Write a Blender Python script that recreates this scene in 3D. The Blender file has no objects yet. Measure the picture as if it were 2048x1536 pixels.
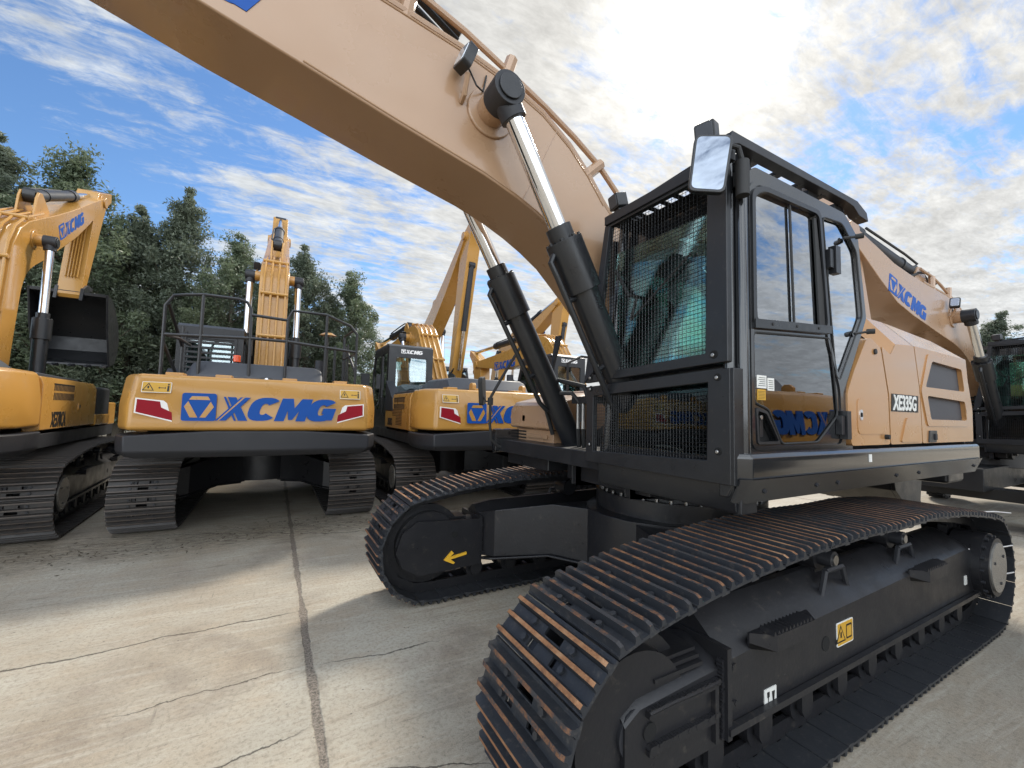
import bpy, bmesh, math, random
from mathutils import Vector, Matrix
from mathutils.geometry import tessellate_polygon
random.seed(7)
R = math.radians
COL = bpy.context.scene.collection
SC = bpy.context.scene

# ---------------------------------------------------------------- materials
MAT = {}
def nd(nt, t, **kw):
    n = nt.nodes.new(t)
    for k, v in kw.items():
        if k.startswith('_'): setattr(n, k[1:], v)
        else: n.inputs[k.replace('__', ' ')].default_value = v
    return n
def mat(name, col, rough=.5, metal=0, coat=0, var=.0, vscale=6, bump=0, bscale=60, rvar=.0, dirt=None, dirtamt=0, spec=.5):
    m = bpy.data.materials.new(name); m.use_nodes = True; nt = m.node_tree
    b = nt.nodes['Principled BSDF']; L = nt.links.new
    b.inputs['Base Color'].default_value = (*col, 1); b.inputs['Roughness'].default_value = rough
    b.inputs['Metallic'].default_value = metal; b.inputs['Coat Weight'].default_value = coat
    b.inputs['Coat Roughness'].default_value = .08; b.inputs['Specular IOR Level'].default_value = spec
    tc = nd(nt, 'ShaderNodeTexCoord')
    cur = None
    if var or rvar or dirtamt:
        n = nd(nt, 'ShaderNodeTexNoise', Scale=vscale, Detail=6, Roughness=.6); L(tc.outputs['Object'], n.inputs['Vector'])
        if var:
            mx = nd(nt, 'ShaderNodeMix', _data_type='RGBA'); 
            mx.inputs[6].default_value = (*[c*(1-var) for c in col], 1); mx.inputs[7].default_value = (*[min(1, c*(1+var)) for c in col], 1)
            L(n.outputs['Fac'], mx.inputs[0]); cur = mx.outputs[2]
        if rvar:
            mr = nd(nt, 'ShaderNodeMapRange'); mr.inputs[1].default_value = .3; mr.inputs[2].default_value = .7
            mr.inputs[3].default_value = max(.02, rough-rvar); mr.inputs[4].default_value = rough+rvar
            L(n.outputs['Fac'], mr.inputs[0]); L(mr.outputs[0], b.inputs['Roughness'])
        if dirtamt:
            n2 = nd(nt, 'ShaderNodeTexNoise', Scale=vscale*3.1, Detail=8, Roughness=.7); L(tc.outputs['Object'], n2.inputs['Vector'])
            rp = nd(nt, 'ShaderNodeMapRange'); rp.inputs[1].default_value = .62-dirtamt*.2; rp.inputs[2].default_value = .75-dirtamt*.1
            rp.inputs[3].default_value = 0; rp.inputs[4].default_value = min(.9, dirtamt)
            L(n2.outputs['Fac'], rp.inputs[0])
            m2 = nd(nt, 'ShaderNodeMix', _data_type='RGBA'); L(rp.outputs[0], m2.inputs[0])
            if cur: L(cur, m2.inputs[6])
            else: m2.inputs[6].default_value = (*col, 1)
            m2.inputs[7].default_value = (*dirt, 1); cur = m2.outputs[2]
        if cur: L(cur, b.inputs['Base Color'])
    if bump:
        nb = nd(nt, 'ShaderNodeTexNoise', Scale=bscale, Detail=3); L(tc.outputs['Object'], nb.inputs['Vector'])
        bp = nd(nt, 'ShaderNodeBump', Strength=bump, Distance=.01); L(nb.outputs['Fac'], bp.inputs['Height']); L(bp.outputs[0], b.inputs['Normal'])
    MAT[name] = m
    return m
dust = (.20, .17, .13)
mat('panel_paint', (.41, .212, .080), .26, coat=.45, var=.06, vscale=1.6, bump=.06, bscale=5, rvar=.10, dirt=(.33, .24, .15), dirtamt=.18)
mat('tan_paint', (.36, .222, .128), .30, coat=.35, var=.07, vscale=1.6, bump=.05, bscale=7, rvar=.10, dirt=(.33, .24, .15), dirtamt=.22)  # the panels' paint, with the boom's lens-flare paleness put into the colour
mat('yellow_paint', (.45, .232, .050), .30, coat=.35, var=.07, vscale=1.6, bump=.05, bscale=7, rvar=.10, dirt=(.33, .24, .13), dirtamt=.22)
mat('tan_line', (.26, .12, .04), .6)
mat('black_gloss', (.014, .015, .017), .16, coat=.6, bump=.02, bscale=9, rvar=.05, vscale=5)
mat('black_paint', (.014, .015, .017), .36, rvar=.10, vscale=8, bump=.05, bscale=120, dirt=dust, dirtamt=.12)
mat('frame_paint', (.016, .016, .018), .36, rvar=.10, vscale=5, bump=.10, bscale=40, dirt=dust, dirtamt=.18, spec=.4)
mat('dark_grey', (.024, .025, .029), .45, spec=.35, rvar=.08, vscale=5, bump=.04, bscale=80)
mat('hood_grey', (.045, .050, .060), .45, rvar=.08, vscale=5, bump=.04, bscale=80)
mat('rubber', (.018, .018, .018), .65, bump=.1, bscale=90)
mat('chrome', (.72, .73, .75), .10, metal=1, rvar=.05, vscale=12)
mat('steel', (.45, .44, .42), .35, metal=1, var=.2, vscale=60)
mat('bright_disc', (.40, .38, .34), .25, metal=.6, var=.1, vscale=30)
mat('blue_paint', (.004, .070, .32), .5, var=.04, spec=.25)
mat('white_paint', (.80, .78, .75), .4)
mat('red_reflector', (.26, .004, .014), .5, spec=.2)
mat('decal_yellow', (.55, .31, .03), .4)
mat('decal_black', (.01, .01, .01), .5)
mat('decal_white', (.7, .7, .66), .4)
mat('arrow_paint', (.75, .42, .03), .5)
mat('orange_lens', (.75, .08, .01), .2, coat=.5)
mat('lens', (.55, .58, .62), .12, metal=.5)
mat('seat_fabric', (.045, .05, .055), .8, bump=.2)
mat('interior', (.05, .055, .06), .6, bump=.1)
mat('grille_mesh', (.06, .062, .07), .6, var=.2, vscale=200, bump=.3, bscale=300)
mat('void', (.004, .004, .004), .9)
mat('wood', (.10, .085, .05), .8, var=.3, vscale=8, bump=.3)

def mirror_mat():
    m = bpy.data.materials.new('mirror_glass'); m.use_nodes = True
    b = m.node_tree.nodes['Principled BSDF']; b.inputs['Metallic'].default_value = 1; b.inputs['Roughness'].default_value = .02
    b.inputs['Base Color'].default_value = (.22, .25, .30, 1); MAT['mirror_glass'] = m
mirror_mat()
def glass_mat(name, tint, refl=1.0, ior=1.55):
    m = bpy.data.materials.new(name); m.use_nodes = True; nt = m.node_tree; nt.nodes.clear(); L = nt.links.new
    o = nd(nt, 'ShaderNodeOutputMaterial'); t = nd(nt, 'ShaderNodeBsdfTransparent', Color=(*tint, 1))
    g = nd(nt, 'ShaderNodeBsdfGlossy', Roughness=.015, Color=(.95, .97, 1, 1)); f = nd(nt, 'ShaderNodeFresnel', IOR=ior)
    tc = nd(nt, 'ShaderNodeTexCoord'); n = nd(nt, 'ShaderNodeTexNoise', Scale=1.6, Detail=1); bp = nd(nt, 'ShaderNodeBump', Strength=.05, Distance=.05)
    L(tc.outputs['Object'], n.inputs['Vector']); L(n.outputs['Fac'], bp.inputs['Height']); L(bp.outputs[0], g.inputs['Normal'])
    ma = nd(nt, 'ShaderNodeMath', _operation='MULTIPLY'); ma.inputs[1].default_value = refl; ma.use_clamp = True
    mx = nd(nt, 'ShaderNodeMixShader'); L(f.outputs[0], ma.inputs[0]); L(ma.outputs[0], mx.inputs[0]); L(t.outputs[0], mx.inputs[1]); L(g.outputs[0], mx.inputs[2])
    L(mx.outputs[0], o.inputs[0]); MAT[name] = m
glass_mat('glass_green', (.72, .95, .88), .9)
glass_mat('glass_side', (.66, .84, .84), 4.2)
glass_mat('glass_dark', (.30, .36, .36), 2.2)
glass_mat('glass_low', (.45, .52, .52), .35)

def shoe_mat():
    m = mat('shoe_paint', (.026, .028, .032), .42, spec=.4, rvar=.1, vscale=9, bump=.12, bscale=70, dirt=(.16, .14, .115), dirtamt=.35)
    m = bpy.data.materials.new('shoe_rust'); m.use_nodes = True; nt = m.node_tree; L = nt.links.new
    b = nt.nodes['Principled BSDF']; b.inputs['Roughness'].default_value = .75
    tc = nd(nt, 'ShaderNodeTexCoord'); oi = nd(nt, 'ShaderNodeObjectInfo')
    ad = nd(nt, 'ShaderNodeVectorMath', _operation='ADD'); L(tc.outputs['Object'], ad.inputs[0])
    mu = nd(nt, 'ShaderNodeVectorMath', _operation='SCALE'); mu.inputs['Scale'].default_value = 9
    L(oi.outputs['Location'], mu.inputs[0]); L(mu.outputs[0], ad.inputs[1])
    n = nd(nt, 'ShaderNodeTexNoise', Scale=9, Detail=9, Roughness=.8); L(ad.outputs[0], n.inputs['Vector'])
    r = nd(nt, 'ShaderNodeValToRGB'); cr = r.color_ramp; cr.elements[0].position = .40; cr.elements[0].color = (.035, .033, .034, 1)
    cr.elements[1].position = .72; cr.elements[1].color = (.34, .20, .11, 1)
    e = cr.elements.new(.45); e.color = (.12, .055, .028, 1); e = cr.elements.new(.57); e.color = (.25, .115, .048, 1)
    rv = nd(nt, 'ShaderNodeMapRange'); rv.inputs[3].default_value = -.10; rv.inputs[4].default_value = .07; L(oi.outputs['Random'], rv.inputs[0])
    av = nd(nt, 'ShaderNodeMath', _operation='ADD'); L(n.outputs['Fac'], av.inputs[0]); L(rv.outputs[0], av.inputs[1]); L(av.outputs[0], r.inputs[0]); L(r.outputs[0], b.inputs['Base Color'])
    bp = nd(nt, 'ShaderNodeBump', Strength=.4, Distance=.004); L(n.outputs['Fac'], bp.inputs['Height']); L(bp.outputs[0], b.inputs['Normal'])
    MAT['shoe_rust'] = m
shoe_mat()
mat('shoe_old', (.034, .031, .029), .5, rvar=.1, vscale=9, bump=.12, bscale=70, dirt=(.07, .045, .03), dirtamt=.5)
mat('shoe_old_top', (.085, .07, .06), .6, var=.4, vscale=20)

def leaf_mat(name, c1, c2):
    m = bpy.data.materials.new(name); m.use_nodes = True; nt = m.node_tree; nt.nodes.clear(); L = nt.links.new
    o = nd(nt, 'ShaderNodeOutputMaterial'); d = nd(nt, 'ShaderNodeBsdfPrincipled', Roughness=.45); t = nd(nt, 'ShaderNodeBsdfTranslucent')
    tc = nd(nt, 'ShaderNodeTexCoord'); n = nd(nt, 'ShaderNodeTexNoise', Scale=.9, Detail=4, Roughness=.7); L(tc.outputs['Object'], n.inputs['Vector'])
    mr = nd(nt, 'ShaderNodeMapRange'); mr.inputs[1].default_value = .35; mr.inputs[2].default_value = .65; L(n.outputs['Fac'], mr.inputs[0])
    mx = nd(nt, 'ShaderNodeMix', _data_type='RGBA'); mx.inputs[6].default_value = (*c1, 1); mx.inputs[7].default_value = (*c2, 1)
    L(mr.outputs[0], mx.inputs[0]); L(mx.outputs[2], d.inputs['Base Color']); L(mx.outputs[2], t.inputs[0])
    ms = nd(nt, 'ShaderNodeMixShader', Fac=.45); L(d.outputs[0], ms.inputs[1]); L(t.outputs[0], ms.inputs[2]); L(ms.outputs[0], o.inputs[0]); MAT[name] = m
leaf_mat('leaf_dark', (.090, .115, .080), (.175, .205, .140))
leaf_mat('leaf_green', (.090, .125, .075), (.185, .220, .130))
mat('bark', (.09, .075, .055), .9, var=.3, vscale=20, bump=.5, bscale=30)
mat('leaf_litter', (.075, .060, .040), .9, var=.5, vscale=30)

def concrete():
    m = bpy.data.materials.new('concrete'); m.use_nodes = True; nt = m.node_tree; L = nt.links.new
    b = nt.nodes['Principled BSDF']; b.inputs['Roughness'].default_value = .75; b.inputs['Specular IOR Level'].default_value = .35
    g = nd(nt, 'ShaderNodeNewGeometry'); P = g.outputs['Position']
    sx = nd(nt, 'ShaderNodeSeparateXYZ'); L(P, sx.inputs[0]); X, Y = sx.outputs[0], sx.outputs[1]
    def M(op, a, b_=None, c=None, clamp=False):
        n = nt.nodes.new('ShaderNodeMath'); n.operation = op; n.use_clamp = clamp
        for i, v in enumerate((a, b_, c)):
            if v is None: continue
            if hasattr(v, 'links'): L(v, n.inputs[i])
            else: n.inputs[i].default_value = v
        return n.outputs[0]
    def N(scale, detail=6, rough=.6, vec=P, dist=0):
        n = nd(nt, 'ShaderNodeTexNoise', Scale=scale, Detail=detail, Roughness=rough, Distortion=dist); L(vec, n.inputs['Vector']); return n.outputs['Fac']
    def RG(v, a, b_, c=0., d=1.):
        n = nd(nt, 'ShaderNodeMapRange'); n.inputs[1].default_value = a; n.inputs[2].default_value = b_; n.inputs[3].default_value = c; n.inputs[4].default_value = d
        L(v, n.inputs[0]); return n.outputs[0]
    def MIX(f, a, b_, bt='MIX'):
        n = nd(nt, 'ShaderNodeMix', _data_type='RGBA'); n.blend_type = bt
        for i, v in ((0, f), (6, a), (7, b_)):
            if hasattr(v, 'links'): L(v, n.inputs[i])
            elif i == 0: n.inputs[0].default_value = v
            else: n.inputs[i].default_value = (*v, 1)
        return n.outputs[2]
    mp = nd(nt, 'ShaderNodeMapping'); mp.inputs['Scale'].default_value = (.8, 7, 1); mp.inputs['Rotation'].default_value = (0, 0, R(8)); L(P, mp.inputs[0])
    streak = N(1.5, 9, .72, mp.outputs[0], 1.2)
    big = N(.55, 5, .6); mid = N(3.2, 8, .7); fine = N(38, 5, .75); grain = N(160, 3, .8)
    c = MIX(RG(big, .38, .62), (.285, .238, .178), (.400, .365, .295))
    c = MIX(RG(mid, .46, .64, 0, .6), c, (.36, .295, .215))
    c = MIX(RG(N(1.35, 5, .7, P, .3), .58, .68, 0, .45), c, (.27, .22, .18))
    c = MIX(RG(streak, .50, .66, 0, .6), c, (.46, .43, .36))
    c = MIX(RG(streak, .32, .42, .6, 0), c, (.15, .12, .09))
    c = MIX(RG(N(9, 9, .8), .58, .70, 0, .45), c, (.20, .165, .125))
    c = MIX(RG(fine, .36, .52, .6, 0), c, (.19, .16, .12))
    c = MIX(RG(grain, .55, .70, 0, .7), c, (.52, .48, .40))
    # pits
    vo = nd(nt, 'ShaderNodeTexVoronoi', Scale=16); L(P, vo.inputs['Vector'])
    pit = M('MULTIPLY', RG(vo.outputs['Distance'], .07, .12, 1, 0), RG(N(4, 2), .55, .6))
    c = MIX(M('MULTIPLY', pit, .7), c, (.05, .042, .035))
    crackh = None
    def line(coord, base, amp, w, ns=1.1, lo=None, hi=None, other=None):
        nz = M('MULTIPLY', M('SUBTRACT', N(ns, 9, .62), .5), amp)
        d = M('ABSOLUTE', M('SUBTRACT', M('SUBTRACT', coord, base), nz))
        k = RG(d, w*.45, w, 1, 0)
        if lo is not None: k = M('MULTIPLY', k, M('MULTIPLY', RG(other, lo, lo+.2), RG(other, hi-.2, hi, 1, 0)))
        return k
    ks = []
    slope = M('MULTIPLY', M('SUBTRACT', X, 3.03), -.05)
    ks.append(line(M('ADD', Y, slope), -1.42, .30, .012, 1.3, 3.03, 60, X))
    ks.append(line(M('ADD', Y, M('MULTIPLY', M('SUBTRACT', X, 3.03), .1)), -.50, .28, .008, 1.7, 2.1, 3.0, X))
    ks.append(line(M('ADD', Y, M('MULTIPLY', M('SUBTRACT', X, 3.03), .0)), -.52, .36, .006, 1.5, 3.05, 4.1, X))
    ks.append(line(M('ADD', Y, M('MULTIPLY', M('SUBTRACT', X, 3.03), -.12)), .10, .30, .007, 1.6, 3.03, 60, X))
    ks.append(line(M('ADD', Y, M('MULTIPLY', M('SUBTRACT', X, 3.03), .5)), .42, .22, .006, 2.0, 2.2, 3.0, X))
    ks.append(line(M('ADD', Y, M('MULTIPLY', X, .35)), -2.9, .7, .012, 1.0))
    ks.append(line(Y, -9.4, .8, .02, .8)); ks.append(line(M('ADD', Y, M('MULTIPLY', X, .2)), 3.2, .7, .012, .8))
    cr = ks[0]
    for k in ks[1:]: cr = M('MAXIMUM', cr, k)
    c = MIX(M('MULTIPLY', cr, .8), c, (.045, .038, .030))
    # slab joints
    jd = M('ABSOLUTE', M('SUBTRACT', M('SUBTRACT', M('PINGPONG', M('ADD', X, 96.97+M_OFF), 5.0), 0), M('MULTIPLY', M('SUBTRACT', N(2.5, 8, .7), .5), .05)))
    jw = RG(N(1.4, 6, .7), .35, .7, .012, .050)
    jo = RG(M('DIVIDE', jd, jw), .75, 1.05, 1, 0)
    stain = M('MULTIPLY', RG(M('DIVIDE', jd, jw), 1, 3.2, 1, 0), RG(N(2.3, 6, .7), .5, .62, 0, .45))
    jd2 = M('ABSOLUTE', M('SUBTRACT', M('PINGPONG', M('ADD', Y, 105.6), 6.0), M('MULTIPLY', M('SUBTRACT', N(2.5, 8, .7), .5), .05)))
    jo2 = RG(M('DIVIDE', jd2, .022), .75, 1.05, 1, 0)
    c = MIX(stain, c, (.12, .095, .07))
    jcol = MIX(RG(N(60, 5, .85), .42, .58), (.035, .030, .025), (.26, .215, .175))
    c = MIX(M('MULTIPLY', jo, .85), c, jcol); c = MIX(jo2, c, jcol)
    oil = M('MULTIPLY', RG(N(.75, 3, .5, P, .6), .60, .66), RG(N(6, 6, .7), .35, .55))
    c = MIX(M('MULTIPLY', oil, .30), c, (.13, .10, .08))
    scr = nd(nt, 'ShaderNodeMapping'); scr.inputs['Scale'].default_value = (26, 1.1, 1); scr.inputs['Rotation'].default_value = (0, 0, R(-28)); L(P, scr.inputs[0])
    sc_ = M('MULTIPLY', RG(N(1.0, 6, .7, scr.outputs[0]), .60, .70), RG(N(.9, 3), .50, .60))
    c = MIX(M('MULTIPLY', sc_, .55), c, (.12, .10, .08))
    # litter and soil washed along the back row of tracks
    band = M('MULTIPLY', RG(M('ABSOLUTE', M('ADD', Y, 4.15)), .25, .85, 1, 0), RG(N(7, 9, .78, mp.outputs[0]), .44, .56))
    c = MIX(M('MULTIPLY', band, .75), c, (.055, .043, .028))
    L(c, b.inputs['Base Color'])
    h = M('SUBTRACT', M('ADD', M('MULTIPLY', fine, .25), M('ADD', M('MULTIPLY', grain, .12), M('MULTIPLY', streak, .35))), M('ADD', M('MULTIPLY', cr, .5), M('MULTIPLY', M('MAXIMUM', jo, jo2), .6)))
    bp = nd(nt, 'ShaderNodeBump', Strength=.7, Distance=.012); L(h, bp.inputs['Height']); L(bp.outputs[0], b.inputs['Normal'])
    MAT['concrete'] = m
M_OFF = 0.0
concrete()
mat('earth', (.10, .085, .055), .95, var=.4, vscale=1.5, bump=.4, bscale=4)

# ---------------------------------------------------------------- mesh builder
class MB:
    def __init__(s): s.v = []; s.f = []; s.m = []; s.mats = []
    def mi(s, m):
        if m not in s.mats: s.mats.append(m)
        return s.mats.index(m)
    def face(s, idx, m): s.f.append(idx); s.m.append(s.mi(m))
    def box(s, a, b, m, M=None):
        x0, y0, z0 = a; x1, y1, z1 = b; n = len(s.v)
        vs = [Vector(p) for p in ((x0,y0,z0),(x1,y0,z0),(x1,y1,z0),(x0,y1,z0),(x0,y0,z1),(x1,y0,z1),(x1,y1,z1),(x0,y1,z1))]
        if M: vs = [M @ p for p in vs]
        s.v += vs
        for f in ((0,3,2,1),(4,5,6,7),(0,1,5,4),(1,2,6,5),(2,3,7,6),(3,0,4,7)): s.face([n+i for i in f], m)
        return s
    def prism(s, poly, ax, lo, hi, m, M=None, side=None):
        """poly 2D; ax 'y': poly=(x,z); 'x': (y,z); 'z': (x,y)"""
        n = len(s.v); k = len(poly)
        ar = sum(poly[i][0]*poly[(i+1) % k][1]-poly[(i+1) % k][0]*poly[i][1] for i in range(k))
        if ar < 0: poly = poly[::-1]
        def P(p, h): return Vector((p[0], h, p[1])) if ax == 'y' else Vector((h, p[0], p[1])) if ax == 'x' else Vector((p[0], p[1], h))
        vs = [P(p, lo) for p in poly]+[P(p, hi) for p in poly]
        if M: vs = [M @ p for p in vs]
        s.v += vs; sd = side or m
        flip = ax == 'y'
        a = [n+i for i in range(k)]; b = [n+k+i for i in range(k)]
        s.face(a if flip else a[::-1], m); s.face(b[::-1] if flip else b, m)
        for i in range(k):
            j = (i+1) % k; q = [a[i], a[j], b[j], b[i]]
            s.face(q[::-1] if flip else q, sd)
        return s
    def loft(s, secs, m, close=True, cap=True):
        n = len(s.v); k = len(secs[0])
        for c in secs: s.v += [Vector(p) for p in c]
        for i in range(len(secs)-1):
            for j in range(k if close else k-1):
                q = (j+1) % k; s.face([n+i*k+j, n+i*k+q, n+(i+1)*k+q, n+(i+1)*k+j], m)
        if cap and close:
            s.face([n+j for j in range(k)][::-1], m); s.face([n+(len(secs)-1)*k+j for j in range(k)], m)
        return s
    def tube(s, pts, r, m, seg=8, cap=True):
        pts = [Vector(p) for p in pts]; secs = []; up = None
        for i, p in enumerate(pts):
            if i == 0: t = pts[1]-p
            elif i == len(pts)-1: t = p-pts[i-1]
            else: t = (pts[i+1]-p).normalized()+(p-pts[i-1]).normalized()
            t.normalize()
            if up is None: up = Vector((0,0,1)) if abs(t.z) < .9 else Vector((1,0,0))
            a = t.cross(up).normalized(); b = a.cross(t).normalized(); up = b
            rr = r[i] if isinstance(r, (list, tuple)) else r
            secs.append([p+(a*math.cos(2*math.pi*k/seg)+b*math.sin(2*math.pi*k/seg))*rr for k in range(seg)])
        return s.loft(secs, m, cap=cap)
    def cyl(s, p0, p1, r, m, seg=20, r1=None): return s.tube([p0, p1], [r, r if r1 is None else r1], m, seg)
    def add(s, other, M=None):
        n = len(s.v); s.v += [M @ p if M else p.copy() for p in other.v]
        for f, mi in zip(other.f, other.m): s.face([n+i for i in f], other.mats[mi])
        return s
    def mesh(s, name, angle=35, fix=True):
        me = bpy.data.meshes.new(name); me.from_pydata([tuple(p) for p in s.v], [], s.f)
        for m in s.mats: me.materials.append(MAT[m])
        me.polygons.foreach_set('material_index', s.m)
        if fix:
            bm = bmesh.new(); bm.from_mesh(me); bmesh.ops.recalc_face_normals(bm, faces=bm.faces); bm.to_mesh(me); bm.free()
        me.shade_smooth(); me.set_sharp_from_angle(angle=R(angle)); me.update()
        return me
    def build(s, name, parent=None, bevel=0, seg=2, angle=35, fix=True):
        o = bpy.data.objects.new(name, s.mesh(name, angle, fix)); COL.objects.link(o)
        if parent: o.parent = parent
        if bevel:
            b = o.modifiers.new('bevel', 'BEVEL'); b.width = bevel; b.segments = seg; b.limit_method = 'ANGLE'; b.angle_limit = R(30); b.harden_normals = True
        return o
def link_mesh(name, me, parent=None, M=None):
    o = bpy.data.objects.new(name, me); COL.objects.link(o)
    if parent: o.parent = parent
    if M is not None: o.matrix_local = M
    return o
def thing(name, label, cat, loc=(0,0,0), rz=0, group=None, scale=1):
    o = bpy.data.objects.new(name, None); COL.objects.link(o); o.location = loc; o.rotation_euler = (0, 0, rz); o.scale = (scale,)*3
    o.empty_display_size = .3; o['label'] = label; o['category'] = cat
    if group: o['group'] = group
    return o
def tag(o, label, cat, group=None, kind=None):
    o['label'] = label; o['category'] = cat
    if group: o['group'] = group
    if kind: o['kind'] = kind
    return o
def rrect(x0, y0, x1, y1, r, n=4):
    p = []
    for cx, cy, a0 in ((x1-r, y1-r, 0), (x0+r, y1-r, 90), (x0+r, y0+r, 180), (x1-r, y0+r, 270)):
        for i in range(n+1): a = R(a0+90*i/n); p.append((cx+r*math.cos(a), cy+r*math.sin(a)))
    return p
def roundpoly(poly, r, n=4):
    out = []; k = len(poly)
    for i in range(k):
        p = Vector(poly[i]).to_2d() if len(poly[i]) > 2 else Vector(poly[i]); a = Vector(poly[i-1]); b = Vector(poly[(i+1) % k])
        da = (a-p); db = (b-p); rr = min(r, da.length*.45, db.length*.45); q0 = p+da.normalized()*rr; q1 = p+db.normalized()*rr
        for j in range(n+1):
            t = j/n; out.append(tuple(q0*(1-t)**2+p*2*t*(1-t)+q1*t*t))
    return out
def holed(outer, holes, ax, lo, hi, m):
    """flat panel with holes between two planes"""
    mb = MB(); polys = [[Vector((p[0], p[1], 0)) for p in outer]]+[[Vector((p[0], p[1], 0)) for p in h] for h in holes]
    tris = tessellate_polygon(polys); flat = [p for q in polys for p in q]
    def P(p, h): return Vector((p[0], h, p[1])) if ax == 'y' else Vector((h, p[0], p[1])) if ax == 'x' else Vector((p[0], p[1], h))
    n = len(flat); mb.v = [P(p, lo) for p in flat]+[P(p, hi) for p in flat]
    for t in tris: mb.face([t[0], t[1], t[2]], m); mb.face([t[2]+n, t[1]+n, t[0]+n], m)
    o = 0
    for q in polys:
        k = len(q)
        for i in range(k): j = (i+1) % k; mb.face([o+i, o+j, o+j+n, o+i+n], m)
        o += k
    return mb
_tx = {}
def text_mb(txt, m, size=1, ext=.01, off=0, shear=0, sx=1):
    c = bpy.data.curves.new('lettering', 'FONT'); c.body = txt; c.size = size; c.extrude = ext; c.offset = off; c.shear = shear; c.resolution_u = 3
    o = bpy.data.objects.new('lettering', c); COL.objects.link(o); bpy.context.view_layer.update()
    me = bpy.data.meshes.new_from_object(o.evaluated_get(bpy.context.evaluated_depsgraph_get()))
    mb = MB(); mb.v = [Vector((v.co.x*sx, v.co.y, v.co.z)) for v in me.vertices]
    for p in me.polygons: mb.face(list(p.vertices), m)
    bpy.data.objects.remove(o); bpy.data.curves.remove(c); bpy.data.meshes.remove(me)
    return mb
def plane_M(origin, xdir, ydir, s=1):
    x = Vector(xdir).normalized(); y = Vector(ydir); y = (y-x*y.dot(x)).normalized(); z = x.cross(y)
    return Matrix(((x.x*s, y.x*s, z.x, origin[0]), (x.y*s, y.y*s, z.y, origin[1]), (x.z*s, y.z*s, z.z, origin[2]), (0,0,0,1)))

def logo_mb(blue='blue_paint', body='yellow_paint'):
    mb = MB(); T = .003
    mb.prism(rrect(0, 0, 1, .98, .08), 'z', -.01, T, blue)
    for i, p in enumerate(([(.28,.87),(.74,.87),(.81,.745),(.20,.745)], [(.07,.5),(.18,.69),(.47,.12),(.25,.12)], [(.93,.5),(.83,.69),(.53,.12),(.70,.12)])):
        mb.prism(p, 'z', -.01, T+.002, body)
    lt = blue
    for i, p in enumerate(([(1.20,.88),(1.27,.88),(1.62,.02),(1.55,.02)], [(1.32,.88),(1.58,.88),(1.97,.02),(1.68,.02)])): mb.prism(p, 'z', -.01, T, lt)
    mb.prism([(1.10,.02),(1.30,.02),(2.04,.88),(1.86,.88)], 'z', -.01, T+.0008, lt)
    mb.prism([(1.055,.02),(1.10,.02),(1.86,.88),(1.80,.88)], 'z', -.01, T+.0014, body)
    mb.prism([(.98,.02),(1.055,.02),(1.80,.88),(1.725,.88)], 'z', -.01, T+.0008, lt)
    def ring(cx, w, h, a0, a1, th, n=20):
        out = []; inn = []
        for i in range(n+1):
            a = R(a0+(a1-a0)*i/n); c, s_ = math.cos(a), math.sin(a)
            f = lambda x, y: (cx+x+.30*(y+h/2), y+h/2+.02)
            sg = lambda v, e: math.copysign(abs(v)**e, v)
            out.append(f(w/2*sg(c, .75), h/2*sg(s_, .75))); inn.append(f((w/2-th)*sg(c, .8), (h/2-th*.62)*sg(s_, .8)))
        for i in range(n): mb.prism([out[i], out[i+1], inn[i+1], inn[i]], 'z', -.01, T, lt)
    ring(2.36, .98, .88, 40, 320, .37)
    f = lambda x, y: (2.83+x+.30*y, y+.02)
    mb.prism([f(*p) for p in [(0,0),(0,.87),(.38,.87),(.53,.50),(.68,.87),(1.06,.87),(1.06,0),(.73,0),(.73,.40),(.60,.05),(.46,.05),(.33,.40),(.33,0)]], 'z', -.01, T+.0005, lt)
    ring(4.36, 1.0, .88, 40, 335, .37)
    g = lambda x, y: (4.36+x+.30*y, y+.02)
    mb.prism([g(*p) for p in [(.03,.52),(.50,.52),(.50,.05),(.20,.05),(.20,.30),(.03,.30)]], 'z', -.01, T+.0011, lt)
    return mb
LOGO = {('blue_paint', b): logo_mb('blue_paint', b) for b in ('yellow_paint', 'tan_paint')}
LOGO[('white_paint', 'black_paint')] = logo_mb('white_paint', 'black_paint')
def logo(name, parent, origin, xd, yd, h, cols):
    o = MB().add(LOGO[cols], plane_M(origin, xd, yd, h)).build(name, parent, fix=False); return o

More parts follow.
